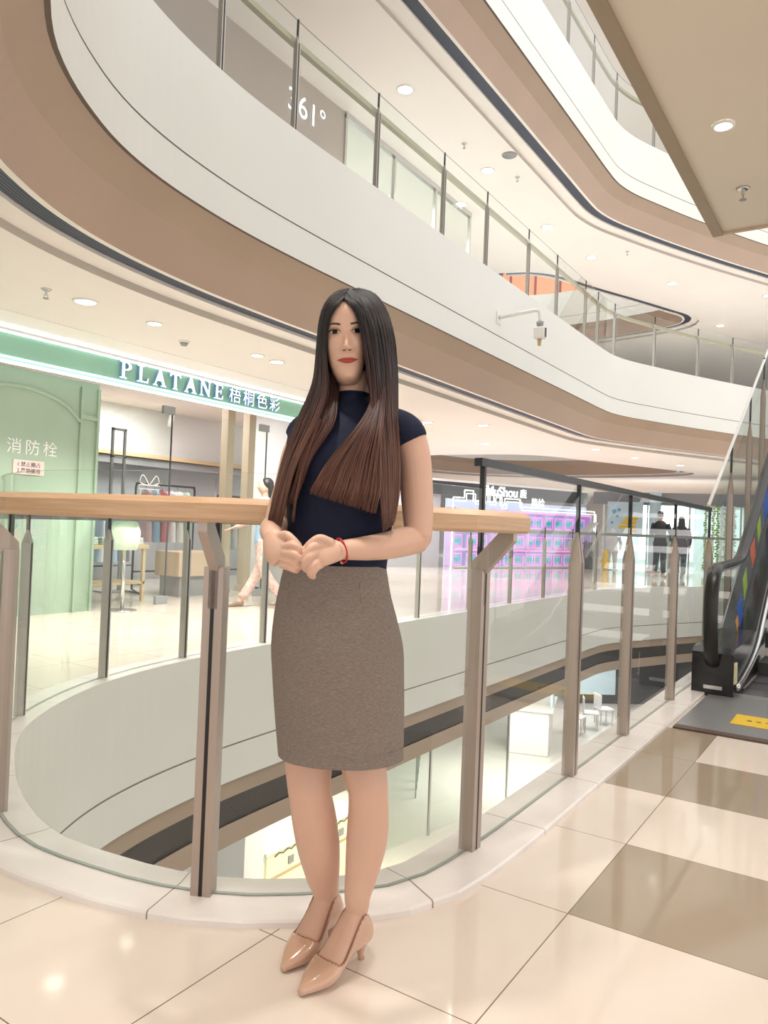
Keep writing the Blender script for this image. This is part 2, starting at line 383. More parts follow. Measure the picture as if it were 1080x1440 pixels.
# near upper slab over the walkway, ending at the escalator well
bm = bmesh.new(); add_box(bm, (-7, -5, 3.46), (SOFF, 1.115, 4.5)); struct(from_bm('ceiling_near', bm, tanp_soffit))
bm = bmesh.new(); add_box(bm, (1.6, 1.05, 3.435), (SOFF, 1.122, 3.46)); struct(from_bm('trim_near_edge', bm, lipm2))
bm = bmesh.new(); add_box(bm, (SOFF-.02, -5, 3.44), (SOFF+.004, 1.122, 4.58)); struct(from_bm('trim_near_end', bm, tanp))
struct(flat('ceiling_near_upper', [(-7, -5), (SOFF, -5), (SOFF, 1.1), (-7, 1.1)], [], 7.95, cream))

# ============================================================ BALUSTRADES
def post_fins(name, path, s, z0, z1, tip, parent, d=.1, w=.052, t=.024, gap=.011, m=None, cap=None):
    p, n, tt = path.at(s); n3 = Vector((n[0], n[1], 0)); t3 = Vector((tt[0], tt[1], 0)); o = Vector((p[0], p[1], 0)) + n3*d
    bm = bmesh.new()
    for sg in (-1, 1):
        a = o + t3*(sg*gap/2)
        lo = [a+n3*(-w/2), a+n3*(w/2), a+n3*(w/2)+t3*(sg*t), a+n3*(-w/2)+t3*(sg*t)]
        hi = [a+n3*(-w*.12), a+n3*(w*.12), a+n3*(w*.12)+t3*(sg*t*.18), a+n3*(-w*.12)+t3*(sg*t*.18)] if tip > z1+.01 else None
        rings = [[bm.verts.new(q+Vector((0, 0, z))) for q in lo] for z in (z0, z1)]
        if hi: rings.append([bm.verts.new(q+Vector((0, 0, tip))) for q in hi])
        for r0, r1 in zip(rings, rings[1:]):
            for k in range(4): bm.faces.new((r0[k], r0[(k+1) % 4], r1[(k+1) % 4], r1[k]))
        bm.faces.new(rings[0][::-1]); bm.faces.new(rings[-1])
    po = from_bm(name, bm, m or taupe, parent)
    # dark core between the two fins, running up the glass joint to the cap
    bm = bmesh.new(); c = .006
    zt = cap or tip
    q = [o+n3*(-.026)+t3*(-c), o+n3*.026+t3*(-c), o+n3*.026+t3*c, o+n3*(-.026)+t3*c]
    r0 = [bm.verts.new(x+Vector((0, 0, z0))) for x in q]; r1 = [bm.verts.new(x+Vector((0, 0, z1))) for x in q]
    q2 = [o+n3*(-.009)+t3*(-c), o+n3*.009+t3*(-c), o+n3*.009+t3*c, o+n3*(-.009)+t3*c]
    r2 = [bm.verts.new(x+Vector((0, 0, z1))) for x in q2]; r3 = [bm.verts.new(x+Vector((0, 0, zt))) for x in q2]
    for a, b in ((r0, r1), (r2, r3)):
        for k in range(4): bm.faces.new((a[k], a[(k+1) % 4], b[(k+1) % 4], b[k]))
    bm.faces.new(r1); bm.faces.new(r3); bm.faces.new(r0[::-1]); bm.faces.new(r2[::-1])
    from_bm('joint_strip', bm, darkline, po)
    return po
def pane(path, s0, s1, z0, z1, parent, d=.1, m=None, slant=None):
    z0 = z0+.004; P = path.cut(s0+.014, s1-.014); o = sweep('glass_panel', P, [(d-.006, z0), (d+.006, z0), (d+.006, z1), (d-.006, z1)], [m or glass, glassedge], parent, closed=True, fm=[1, 0, 1, 0])
    if slant:
        for v in o.data.vertices:
            if v.co.z > z0+.1: v.co.z = slant(v.co.x)
            else: v.co.z = z0
    return o

# --- near balustrade (level of the walkway)
near = thing('glass_balustrade', 'near glass balustrade with taupe posts, wooden rail and black cap, curving behind the woman', 'balustrade', (0, 0, 0))
sp = sorted([V0.near(*q) for q in [(1.53, 2.62), (1.625, 1.665), (2.31, 1.22), (3.28, 1.22), (4.16, 1.22), (5.24, 1.22), (6.4, 1.22)]])
sp_curve = [s for s in sp if s >= V0.near(2.31, 1.22)-.01]
s_left_end = V0.near(2.02, 3.35)
for a, b in zip(sp, sp[1:]):
    curved = a >= sp_curve[0]-.01
    pane(V0, a, b, .022, 1.235 if curved else 1.315, near)
pane(V0, sp[-1], s_left_end, .022, 1.235, near)
for s in sp:
    onrail = s >= sp_curve[0]-.01
    post_fins('post', V0, s, .022, .96 if onrail else .965, .965 if onrail else 1.10, near, cap=1.09 if s > sp_curve[0]+.01 else 1.33)
P = V0.cut(sp[0]-.02, sp_curve[0]+.035)
sweep('cap_rail', P, [(.085, 1.31), (.115, 1.31), (.115, 1.338), (.085, 1.338)], darkline, near, closed=True)
# wooden rail on raking brackets
P = V0.cut(sp_curve[0]-.055, s_left_end)
r0_, r1_ = .13, .255
hr = sweep('wooden_handrail', P, [(r0_, 1.088), (r1_-.012, 1.088), (r1_, 1.098), (r1_, 1.140), (r1_-.02, 1.157), (r0_+.01, 1.157), (r0_, 1.147)], wood, near, closed=True)
for s in sp_curve:
    p, n, t = V0.at(s); bm = bmesh.new()
    prism(bm, [(.074, .84), (.126, .84), (.126, .95), (.228, 1.062), (.228, 1.089), (.175, 1.089), (.074, .985)], (p[0]-t[0]*.014, p[1]-t[1]*.014, 0), (n[0], n[1], 0), (0, 0, 1), (t[0], t[1], 0), .028)
    from_bm('rail_bracket', bm, taupe, near)
# sloped glass screen that runs on beside the escalator
scr = thing('glass_screen', 'sloping glass screen with white top edge rising beside the escalator', 'glass screen', (0, 0, 0))
ss = [V0.near(u, 1.22) for u in (6.33, 7.35, 8.4, 9.45, 10.5)]
sl = lambda u: 1.35+.583*max(0, u-6.33)
for a, b in zip(ss, ss[1:]): pane(V0, b, a, .022, 1.4, scr, slant=sl, m=glass_g)
for s, u in zip(ss[1:], (7.35, 8.4, 9.45, 10.5)): post_fins('post', V0, s, .022, sl(u)-.45, sl(u)-.25, scr, cap=sl(u))
tube('white_top_edge', [(u, 1.12, sl(u)) for u in np.linspace(6.33, 10.9, 12)], .014, offwhite, scr, 8)

def far_balustrade(name, label, path, F, curb, s0, s1, pts, mpost, railmat, raild=.155, cat='balustrade', rail_h=.055, rz_=.945):
    t = thing(name, label, cat)
    ss = sorted(path.near(*p) for p in pts)
    ends = [s0]+ss+[s1]
    for a, b in zip(ends, ends[1:]):
        if b-a > .1: pane(path, a, b, F+curb, F+1.145, t)
    for s in ss: post_fins('post', path, s, F+curb, F+.93, F+1.0, t, w=.046, t=.017, gap=.010, m=mpost, cap=F+1.155)
    sweep('handrail', path.cut(s0, s1), [(raild-.025, F+rz_), (raild+.03, F+rz_), (raild+.03, F+rz_+rail_h), (raild-.025, F+rz_+rail_h)], railmat, t, closed=True)
    return t
greypost = vary(pm('grey_bronze_metal', (.45, .42, .38), .3, .4), 20, .03)
olive = pm('olive_bronze_rail', (.38, .34, .22), .35, .3)
dk = pm('dark_bronze_rail', (.22, .20, .18), .35, .3)
far_pts = [(2.36, 3.71), (3.11, 4.13)] + [(3.96+.0*k, 4.32) for k in range(1)] + [(4.93+1.32*k, 4.4) for k in range(8)] + [(15.4, 4.1), (16.6, 3.58), (17.8, 3.0), (19.0, 2.4)]
far_balustrade('glass_balustrade', 'glass balustrade with dark rail across the atrium at the same level', V0, 0, .022, V0.near(2.02, 3.35), V0.s[-1]-.2, far_pts, greypost, dk, rz_=1.055)
up_pts = [(2.9, 4.04), (4.08, 4.33), (5.08, 4.4), (6.45, 4.4), (7.78, 4.4), (9.09, 4.4), (10.42, 4.4), (11.73, 4.4), (13.1, 4.4), (13.9, 4.4), (14.74, 4.34), (15.93, 3.9), (17.17, 3.3), (18.3, 2.75), (19.5, 2.12), (20.8, 1.4)]
far_balustrade('glass_balustrade', 'glass balustrade with olive rail one floor up, above the long white fascia', V1, F1, .08, V1.near(1.9, 3.1), V1.near(23.5, -.1), up_pts, greypost, olive)
far_balustrade('glass_balustrade', 'topmost glass balustrade two floors up at the upper right', V1, F2, .08, V1.near(3.3, 4.2), V1.near(23.5, -.1), [(9.2+1.32*k, 4.4) for k in range(4)] + [(14.5, 4.37), (15.7, 3.97), (17, 3.4), (18.4, 2.7)], greypost, olive)
far_balustrade('glass_balustrade', 'distant glass balustrade around the second atrium one floor up', E2, F1, .08, 0.05, E2.s[-1]-.05, [(17.6, 9.8), (18.5, 11.3), (20.5, 12), (22.5, 11.5), (23.6, 10), (23.7, 8.2), (23.5, 6.6), (22.2, 5.55), (20.8, 6.15), (19.5, 6.75), (18.3, 7.25)], greypost, olive)

# ============================================================ CEILING FITTINGS
def downlight(label, loc, r=.075, cool=False, group=None, energy=0, spot=120, col=(1, .95, .89)):
    t = thing('ceiling_downlight', label, 'ceiling light', loc, 0, group)
    bm = bmesh.new()
    k = 24; ri, ro = r*.86, r*1.12
    A = [[bm.verts.new((q*math.cos(2*PI*i/k), q*math.sin(2*PI*i/k), z)) for i in range(k)] for q, z in ((ro, 0), (ro*.99, -.008), (ri, -.012), (ri, .0))]
    for a, b in zip(A, A[1:]):
        for i in range(k): bm.faces.new((a[i], a[(i+1) % k], b[(i+1) % k], b[i]))
    from_bm('trim_ring', bm, offwhite, t, True)
    bm = bmesh.new(); bmesh.ops.create_cone(bm, cap_ends=True, segments=24, radius1=ri, radius2=ri, depth=.006)
    for v in bm.verts: v.co.z -= .004
    from_bm('lens', bm, lens_w if cool else lens, t)
    if energy:
        l = lamp('downlight_glow', 'SPOT', (loc[0], loc[1], loc[2]-.03), energy, col, r, spot=spot)
    return t
zc = F1-1.56
L0 = [(3.92, 5.79, .10, 'wide yellowish downlight in the ceiling before the green shop, nearest one'), (4.68, 5.81, .075, 'white downlight beside the yellowish one above the far walkway'),
      (6.12, 5.83, .075, 'downlight above the middle of the shop sign, next to the smoke detector'), (6.46, 5.84, .085, 'downlight left of the hair, over the far walkway')]
for x, y, r, lab in L0: downlight(lab, (x, y, zc), r, energy=190, group='downlights over the far walkway')
for x, y, lab in ((11.36, 6.69, 'downlight just above the shoulder at the right'), (11.99, 5.89, 'downlight over the far walkway right of the shoulder'), (14.59, 7.12, 'small downlight above the left end of the black cap rail')):
    downlight(lab, (x, y, zc), .11, energy=190, group='downlights over the far walkway')
for x, y, lab in ((16.2, 5.2, 'small downlight near the tip of the brown oval opening, closer row'), (20.3, 4.3, 'small downlight near the tip of the brown oval opening, farther row'), (18.2, 4.9, 'small downlight beyond the brown band, between two others')):
    downlight(lab, (x, y, zc), .1, energy=190, group='downlights over the far walkway')
zu = F2-1.56
L1 = [(9.01, 5.88, 'upper ceiling downlight nearest the sign with the number'), (11.82, 5.91, 'upper ceiling downlight beside the dark sprinklers'), (12.82, 6.97, 'small upper ceiling downlight just above the glass rail'), (14.64, 5.89, 'upper ceiling downlight in the middle of the long row'), (16.75, 5.64, 'upper ceiling downlight right of the middle of the row'), (19.4, 4.45, 'upper ceiling downlight before the second opening'), (23.93, 4.06, 'upper ceiling downlight by the tip of the second opening'), (21.44, 2.52, 'rightmost upper ceiling downlight near the picture edge')]
for x, y, lab in L1: downlight(lab, (x, y, zu), .12, energy=300, group='downlights on the upper ceiling')
downlight('bright downlight in the tan soffit at the upper right', (4.55, .79, 3.459), .055, energy=72, spot=130)
# lamps of the walkway ceiling above and behind the photographer
for x, y in ((1.69, .68), (1.0, -.9), (-.8, .9)):
    downlight('walkway downlight in the tan soffit behind the view', (x, y, 3.459), .055, energy=72 if x == 1.69 else 20, spot=130, group='walkway downlights behind the view')

for k_, q in enumerate(((26.5, 6.0, 2.85), (26.0, 13.5, 2.85), (33, 10, 2.85), (15.5, 9.5, 2.85))): lamp('hall_fill', 'AREA', q, 110, (1, .95, .95), 1.6)  # unseen fill lamps added under the ceiling to brighten the far hall
t = thing('slot_spotlight', 'spotlight set in the dark ceiling slot above the rail end', 'spotlight', (1.06, 1.42, 2.995))
cyl('lamp_body', (0, 0, 0), (.03, -.02, -.08), .04, offwhite, t); cyl('lens', (.03, -.02, -.08), (.031, -.021, -.084), .034, lens, t)
lamp('slot_spotlight_glow', 'SPOT', (1.1, 1.39, 2.9), 72*1.0, (1, .94, .86), .05, spot=110)
def sprinkler(label, loc, group=None):
    t = thing('sprinkler_head', label, 'sprinkler', loc, 0, group)
    bm = bmesh.new(); add_cyl(bm, (0, 0, 0), (0, 0, -.012), .045, .03, 16); from_bm('escutcheon', bm, chrome, t, True)
    bm = bmesh.new(); add_cyl(bm, (0, 0, -.01), (0, 0, -.05), .012, .009, 10); add_box(bm, (-.018, -.003, -.075), (-.013, .003, -.045)); add_box(bm, (.013, -.003, -.075), (.018, .003, -.045)); from_bm('frame', bm, chrome, t)
    bm = bmesh.new(); add_cyl(bm, (0, 0, -.075), (0, 0, -.079), .024, .024, 12); from_bm('deflector', bm, midgrey, t)
sprinkler('sprinkler in the tan soffit at the upper right', (5.45, .81, 3.459))
sprinkler('sprinkler in the ceiling left of the yellowish downlight', (3.55, 5.79, zc))
for x, y, lab in ((10.79, 5.84, 'dark sprinkler in the upper ceiling, nearest of the pair'), (12.3, 5.55, 'dark sprinkler in the upper ceiling, second of the pair'), (16.77, 4.83, 'dark sprinkler in the upper ceiling by the dark curved slot')): sprinkler(lab, (x, y, zu), 'sprinklers in the upper ceiling')
t = thing('smoke_detector', 'round smoke detector on the ceiling between two downlights', 'smoke detector', (5.3, 6.1, zc))
bm = bmesh.new(); add_cyl(bm, (0, 0, 0), (0, 0, -.02), .06, .055, 20); from_bm('base', bm, offwhite, t, True)
bm = bmesh.new(); add_cyl(bm, (0, 0, -.02), (0, 0, -.05), .045, .03, 20); from_bm('sensor_head', bm, midgrey, t, True)
t = thing('ceiling_speaker', 'round grey ceiling speaker in the upper ceiling', 'speaker', (11.5, 5.35, zu))
bm = bmesh.new(); add_cyl(bm, (0, 0, 0), (0, 0, -.012), .13, .12, 24); from_bm('grille', bm, midgrey, t, True)
# ring of a round tray in the lower ceiling behind the shoulder
bm = bmesh.new(); k = 40
for a, b in ((1.0, .82),):
    A = [[bm.verts.new((10.7+q*math.cos(2*PI*i/k)*1.25, 7.6+q*math.sin(2*PI*i/k)*1.0, z)) for i in range(k)] for q, z in ((1.0, zc), (1.0, zc-.07), (.9, zc-.07), (.9, zc))]
    for a_, b_ in zip(A, A[1:]):
        for i in range(k): bm.faces.new((a_[i], a_[(i+1) % k], b_[(i+1) % k], b_[i]))
struct(from_bm('trim_ceiling_ring', bm, cream))

# security camera on a bent arm
t = thing('security_camera', 'white security camera on a bent pipe arm fixed to the white fascia', 'security camera', (9.3, 4.4, 4.0))
bm = bmesh.new(); add_box(bm, (-.07, -.012, -.09), (.07, 0, .07), .004); from_bm('wall_plate', bm, offwhite, t)
tube('arm', catmull([(0, -.01, 0), (.03, -.18, .02), (.08, -.4, .05), (.1, -.5, .06), (.11, -.55, .03), (.11, -.56, -.1)], 5), .026, offwhite, t, 10)
bm = bmesh.new(); add_cyl(bm, (.11, -.56, -.1), (.11, -.56, -.17), .05, .04, 16); from_bm('swivel_joint', bm, midgrey, t, True)
bm = bmesh.new(); add_box(bm, (.05, -.64, -.33), (.17, -.49, -.17), .02); h = from_bm('housing', bm, offwhite, t)
bm = bmesh.new(); add_box(bm, (.09, -.65, -.31), (.13, -.639, -.19), .002); from_bm('lens_window', bm, blackp, h)
bm = bmesh.new(); add_cyl(bm, (.11, -.56, -.33), (.11, -.56, -.42), .03, .022, 12); from_bm('dome', bm, tanwood, t, True)
# ============================================================ GREEN SHOP ACROSS THE ATRIUM
VF = 7.4
struct(box('wall_green', (-6, VF, 0), (5.24, VF+.14, 2.56), sage))
bm = bmesh.new()
add_box(bm, (5.0, VF-.028, 0), (5.03, VF-.001, 2.5)); add_box(bm, (5.21, VF-.028, 0), (5.24, VF-.001, 2.5)); add_box(bm, (5.031, VF-.024, 2.14), (5.209, VF-.001, 2.19))
struct(from_bm('trim_pilaster', bm, sage))
arch = [(3.52, .4), (3.52, 1.9)] + [(4.28-.76*math.cos(a), 1.98+.40*math.sin(a)) for a in np.linspace(0, PI*.9, 22)] + [(5.0, 2.1), (5.0, .4)]
bmV, bmF = tube_data([(u, VF-.006, z) for u, z in arch[1:-1]], [(.022, .022)]*(len(arch)-2), 8, (0, 1, 0))
struct(mesh('trim_arch', bmV, bmF, sage, None, True))
t = thing('sign_lettering', 'white Chinese fire hydrant lettering on the green wall panel', 'sign', (4.18, VF-.004, 1.70))
text('characters', '消防栓', .17, .004, signwhite, t, (0, 0, 0), spacing=1.35)
t = thing('notice_board', 'small pink and white notice with two lines of print on the green wall', 'notice', (4.43, VF-.002, 1.55))
box('board', (-.17, -.012, -.075), (.17, 0, .075), pinkpale, t)
text('printed_line', '1.禁止圈占', .055, .001, darkgrey, t, (-.13, -.0135, .01)); text('printed_line', '2.严禁挪用', .055, .001, darkgrey, t, (-.13, -.0135, -.055))
# fascia sign
sg = thing('shop_sign', 'long mint green shop fascia with white neon lines and blue-white letters', 'shop sign', (0, VF-.14, 0))
box('sign_board', (-6, 0, 2.585), (8.86, .16, 2.90), mint, sg, .004)
for z0, z1, d in ((2.908, 2.932, -.03), (2.862, 2.876, -.03), (2.615, 2.63, -.03), (2.562, 2.585, -.03)):
    box('neon_line', (-6, d, z0), (8.88, .02, z1), neonw, sg)
box('top_ledge', (-6, -.035, 2.878), (8.88, .16, 2.906), whitewall, sg); box('end_cap', (8.86, -.03, 2.56), (8.90, .16, 2.93), mint, sg)
def arc(cx, cy, rx, ry, a0, a1, n=14): return [(cx+rx*math.cos(a), cy+ry*math.sin(a)) for a in np.linspace(a0, a1, n)]
GL = {
 'P': [[(.10, 0), (.55, 0), (.55, .06), (.40, .08), (.40, .92), (.10, 1), (.02, 1), (.02, .95), (.20, .92), (.20, .08), (.05, .06), (.05, 0)], [(.30, 1)] + arc(.48, .74, .40, .26, PI/2, -PI/2) + [(.36, .48), (.36, .56)] + arc(.46, .74, .20, .18, -PI/2, PI/2) + [(.36, .92), (.3, .93)]],
 'L': [[(.02, 0), (.85, 0), (.90, .30), (.83, .30), (.74, .09), (.40, .09), (.40, .92), (.56, .95), (.56, 1), (.02, 1), (.02, .95), (.20, .92), (.20, .08), (.02, .05)]],
 'A': [[(-.02, 0), (.32, 0), (.32, .05), (.20, .08), (.28, .30), (.62, .30), (.70, .08), (.58, .05), (.58, 0), (1.02, 0), (1.02, .05), (.92, .08), (.58, 1), (.44, 1), (.08, .08), (-.02, .05)]],
 'T': [[(.26, 0), (.68, 0), (.68, .05), (.57, .08), (.57, .89), (.76, .89), (.84, .76), (.92, .76), (.90, 1), (.04, 1), (.02, .76), (.10, .76), (.18, .89), (.37, .89), (.37, .08), (.26, .05)]],
 'N': [[(.0, 0), (.34, 0), (.34, .05), (.22, .08), (.22, .78), (.80, 0), (.90, 0), (.90, .92), (1.0, .95), (1.0, 1), (.68, 1), (.68, .95), (.80, .92), (.80, .34), (.30, 1), (.0, 1), (.0, .95), (.12, .92), (.12, .08), (.0, .05)]],
 'E': [[(.02, 0), (.84, 0), (.90, .28), (.83, .28), (.74, .09), (.40, .09), (.40, .47), (.60, .47), (.64, .36), (.70, .36), (.70, .66), (.64, .66), (.60, .55), (.40, .55), (.40, .91), (.70, .91), (.78, .74), (.85, .74), (.82, 1), (.02, 1), (.02, .95), (.20, .92), (.20, .08), (.02, .05)]],
}
for k, ch in enumerate('PLATANE'):
    bm = bmesh.new(); s = .195; x0 = 5.35+k*.241
    for q, poly in enumerate(GL[ch]):
        prism(bm, [(x*s*.98, y*s) for x, y in poly], (x0, -.045-.002*q, 2.655), (1, 0, 0), (0, 0, 1), (0, 1, 0), .03)
    bmesh.ops.recalc_face_normals(bm, faces=bm.faces)
    for f in bm.faces: f.material_index = 0 if f.normal.y < -.9 else 1
    from_bm('letter', bm, [signw, signb], sg)
for k, ch in enumerate('梧桐色彩'):
    o = text('letter', ch, .225, .012, signw, sg, (7.07+k*.262, -.035, 2.675))
    o.data.materials.append(signb)
    for p in o.data.polygons: p.material_index = 0 if p.normal.z > .9 else 1
# bulkhead line on the ceiling in front of the sign
struct(box('trim_bulkhead', (-6, 6.72, zc-.008), (9.1, 6.75, zc), cream))
# interior
struct(flat('ceiling_shop', [(5.2, VF+.1), (13, VF+.1), (13, 12), (5.2, 12)], [], 2.98, whitewall))
struct(box('wall_shop_back', (3, 10.6, 0), (15, 10.7, 3), whitewall)); struct(box('wall_shop_left', (3.0, VF+.14, 0), (3.1, 10.6, 3), whitewall))
struct(box('wall_shop_lower', (5.3, 10.5, 0), (12.9, 10.6, 1.95), greywall))
struct(box('wall_shop_end', (9.2, VF+.2, 0), (9.35, 8.9, 2.9), whitewall)); struct(box('wall_beyond_shop', (9.35, VF+.1, 0), (11.2, VF+.25, 2.9), whitewall))
t = thing('wall_shelf', 'long wooden shelf along the back wall of the green shop', 'shelf', (9, 10.3, 2.05))
box('board', (-2.6, -.18, 0), (2.6, .2, .07), tanwood, t, .005); box('support_rail', (-2.6, -.12, -.13), (2.6, .2, -.01), midgrey, t)
sh = lamp('shop_light', 'AREA', (7.6, 9.2, 2.9), 70, (1, .98, .97), 1.6)
for x, y, lab in ((6.4, 8.6, 'recessed lamp in the shop ceiling, nearest to the green pillar'), (6.7, 9.2, 'recessed lamp in the shop ceiling, lower of the left pair'), (7.5, 9.3, 'recessed lamp in the shop ceiling, right of the pair')):
    downlight(lab, (x, y, 2.98), .09, True, 'recessed lamps in the green shop')
for x, y, a, lab in ((7.0, 10.1, .5, 'white track spotlight aimed at the shop wall, left one'), (8.6, 10.1, -.3, 'white track spotlight aimed at the shop wall, right one')):
    t = thing('track_spotlight', lab, 'spotlight', (x, y, 2.97), a, 'track spotlights in the green shop')
    cyl('stem', (0, 0, 0), (0, 0, -.12), .012, offwhite, t); cyl('lamp_head', (0, .03, -.12), (0, .10, -.32), .045, offwhite, t, .05)
# glass doors with patch fittings
def door(label, u0, u1, group):
    t = thing('glass_door', label, 'door', (u0, VF+.05, 0), 0, group); w = u1-u0
    box('glass_panel', (0, 0, .02), (w, .012, 2.46), glass_g, t)
    for x, f in ((w, -1),):
        box('patch_fitting', (x-.16, -.02, 2.38), (x+.02, .03, 2.48), midgrey, t, .004); box('patch_fitting', (x-.16, -.02, .0), (x+.02, .03, .1), midgrey, t, .004)
    box('door_edge', (w-.014, -.002, .02), (w, .014, 2.46), darkgrey, t)
    return t
door('frameless glass shop door near the green pillar', 5.3, 6.35, 'glass doors of the green shop'); door('frameless glass shop door at the far end by the tan pillars', 7.2, 8.1, 'glass doors of the green shop')
for x, lab in ((7.95, 'tan square pillar in the shop entrance, left of two'), (8.40, 'tan square pillar in the shop entrance, right of two')):
    t = thing('tan_pillar', lab, 'pillar', (x, 8.1, 0), 0, 'tan pillars in the shop entrance')
    box('shaft', (-.07, -.07, 0), (.07, .07, 2.95), tanp, t, .006); box('base', (-.09, -.09, 0), (.09, .09, .1), tanp, t, .004)
t = thing('mirror_stand', 'tall grey rectangular metal frame standing in the shop', 'frame', (6.72, 9.0, 0))
for a, b in (((-.12, -.015, 0), (-.085, .015, 2.32)), ((.085, -.015, 0), (.12, .015, 2.32)), ((-.12, -.015, 2.285), (.12, .015, 2.32)), ((-.12, -.015, 1.9), (.12, .015, 1.93))): box('frame_bar', a, b, midgrey, t)
box('base', (-.2, -.15, 0), (.2, .15, .02), midgrey, t)
# white line drawing of a gift box on the door glass
t = thing('window_sticker', 'white outline gift box drawn on the shop glass', 'sticker', (6.02, VF+.036, 1.42))
for q in ([(-.13, 0), (.13, 0), (.13, -.3), (-.13, -.3), (-.13, 0)], [(-.15, .0), (.15, .0), (.15, .05), (-.15, .05), (-.15, 0)]):
    tube('outline', [(x, 0, z) for x, z in q], .006, whitewall, t, 6)
tube('bow', catmull([(0, 0, .05), (-.1, 0, .17), (-.14, 0, .08), (0, 0, .05), (.14, 0, .08), (.1, 0, .17), (0, 0, .05)], 5), .006, whitewall, t, 6)

# garments on rails
cloths = [pm('cloth_%d' % k, c, .85) for k, c in enumerate([(.55, .33, .36), (.30, .45, .62), (.72, .70, .66), (.10, .10, .11), (.62, .14, .15), (.75, .75, .78), (.42, .52, .42), (.50, .38, .46)])]
CN = ['rose', 'blue', 'beige', 'black', 'red', 'white', 'grey-green', 'mauve']
def garment(name, label, loc, rz, m, w=.21, h=.75, group=None, cat='garment'):
    V = []; F = []; n = 9; prof = [(0, .05, .02), (.03, .16, .03), (.09, w, .045), (.3, w*.92, .05), (.6, w*1.0, .06), (1, w*1.12, .07)]
    for zf, hw, hd in prof:
        for k in range(16):
            a = 2*PI*k/16; V.append((hw*math.cos(a), hd*math.sin(a)*(1+.25*math.sin(5*a+zf*2)), -zf*h))
    for i in range(len(prof)-1):
        for k in range(16): F.append((i*16+k, i*16+(k+1) % 16, (i+1)*16+(k+1) % 16, (i+1)*16+k))
    F.append(tuple(range(16))); F.append(tuple(range(5*16+15, 5*16-1, -1)))
    t = thing(name, label, cat, loc, rz, group); g = mesh('cloth', V, F, m, t, True)
    tube('hanger_hook', [(0, 0, 0), (0, 0, .04), (.0, .02, .07), (0, .035, .06)], .005, chrome, t, 6)
    return t
def rack(label, loc, rz, w, h, cols, gl, m=darkline):
    t = thing('clothes_rack', label, 'clothes rack', loc, rz)
    for x in (-w/2, w/2):
        tube('upright', [(x, -.2, 0), (x, 0, .06), (x, 0, h-.05), (x*.97, 0, h)], .016, m, t, 8); tube('foot', [(x, -.25, .015), (x, .25, .015)], .014, m, t, 8)
    tube('rail', [(-w/2, 0, h), (w/2, 0, h)], .016, m, t, 8); tube('stretcher', [(-w/2, 0, .3), (w/2, 0, .3)], .012, m, t, 8)
    n = len(cols)
    for k, c in enumerate(cols):
        lx = -w/2+.1+(w-.2)*(k+.5)/n; x = loc[0]+lx*math.cos(rz); y = loc[1]+lx*math.sin(rz)
        garment('hanging_garment', '%s garment, %s from left on %s' % (CN[c], ['first', 'second', 'third', 'fourth', 'fifth', 'sixth', 'seventh'][k], gl), (x, y, h-.076), rz+PI/2-.25, cloths[c], group='garments hanging in the green shop')
rack('black clothes rack with bright garments in the middle of the shop', (7.35, 8.7, 0), -.1, 1.0, 1.55, [0, 1, 4, 5, 2, 6], 'the black rack in the middle of the shop')
rack('black clothes rack with pale garments by the tan pillars', (8.55, 8.5, 0), -.1, .7, 1.45, [6, 5, 2, 3], 'the rack by the tan pillars')
rack('dark clothes rack seen under the rail deep in the shop', (7.1, 9.9, 0), 0, 1.3, 1.2, [3, 1, 5, 1, 3], 'the dark rack deep in the shop')
# display tables
def table(label, loc, rz, w, d, h, m, cat='table'):
    t = thing('display_table', label, cat, loc, rz)
    box('tabletop', (-w/2, -d/2, h-.05), (w/2, d/2, h), m, t, .006)
    for x in (-w/2+.03, w/2-.07):
        for y in (-d/2+.03, d/2-.07): box('leg', (x, y, 0), (x+.04, y+.04, h-.05), m, t)
    box('lower_shelf', (-w/2+.03, -d/2+.03, .22), (w/2-.03, d/2-.03, .25), m, t)
table('light wood display table with folded goods just inside the shop', (5.95, 8.1, 0), 0, .9, .5, .72, tanwood)
t = thing('shop_counter', 'beige box counter standing inside the shop entrance', 'counter', (7.35, 8.15, 0))
box('body', (-.4, -.25, .28), (.4, .25, .62), tanp, t, .01); box('plinth', (-.34, -.2, 0), (.34, .2, .28), midgrey, t)
for k in range(5):
    t = thing('folded_garment', ['white', 'grey-green', 'beige', 'mauve', 'white and low'][k]+' folded garment on the light wood display table, '+['left end', 'second from the left', 'middle', 'second from the right', 'right end'][k], 'folded garment', (5.62+k*.165, 8.05, .72), .1*k, 'folded garments on the display table')
    for q in range(3): box('fold', (-.07+.004*q, -.13, .03*q+.001), (.07-.004*q, .13, .03*q+.029), cloths[[5, 6, 2, 7, 5][k]], t, .01)
t = thing('mannequin_hat_stand', 'pale green dome-shaped hat on a stand draped in light cloth, left in the shop', 'hat stand', (5.48, 7.15, 0))
V, F = tube_data([(0, 0, z) for z in (1.06, 1.10, 1.16, 1.21, 1.235)], [.225, .22, .17, .10, .02], 24); mesh('hat', V, F, palegreen, t, True)
V, F = tube_data([(0, 0, z) for z in (.70, .78, .9, 1.0, 1.05)], [.13, .16, .17, .14, .08], 20); mesh('draped_cloth', V, F, palegreen2, t, True)
cyl('pole', (0, 0, .02), (0, 0, .75), .02, chrome, t); cyl('base', (0, 0, 0), (0, 0, .02), .16, chrome, t)

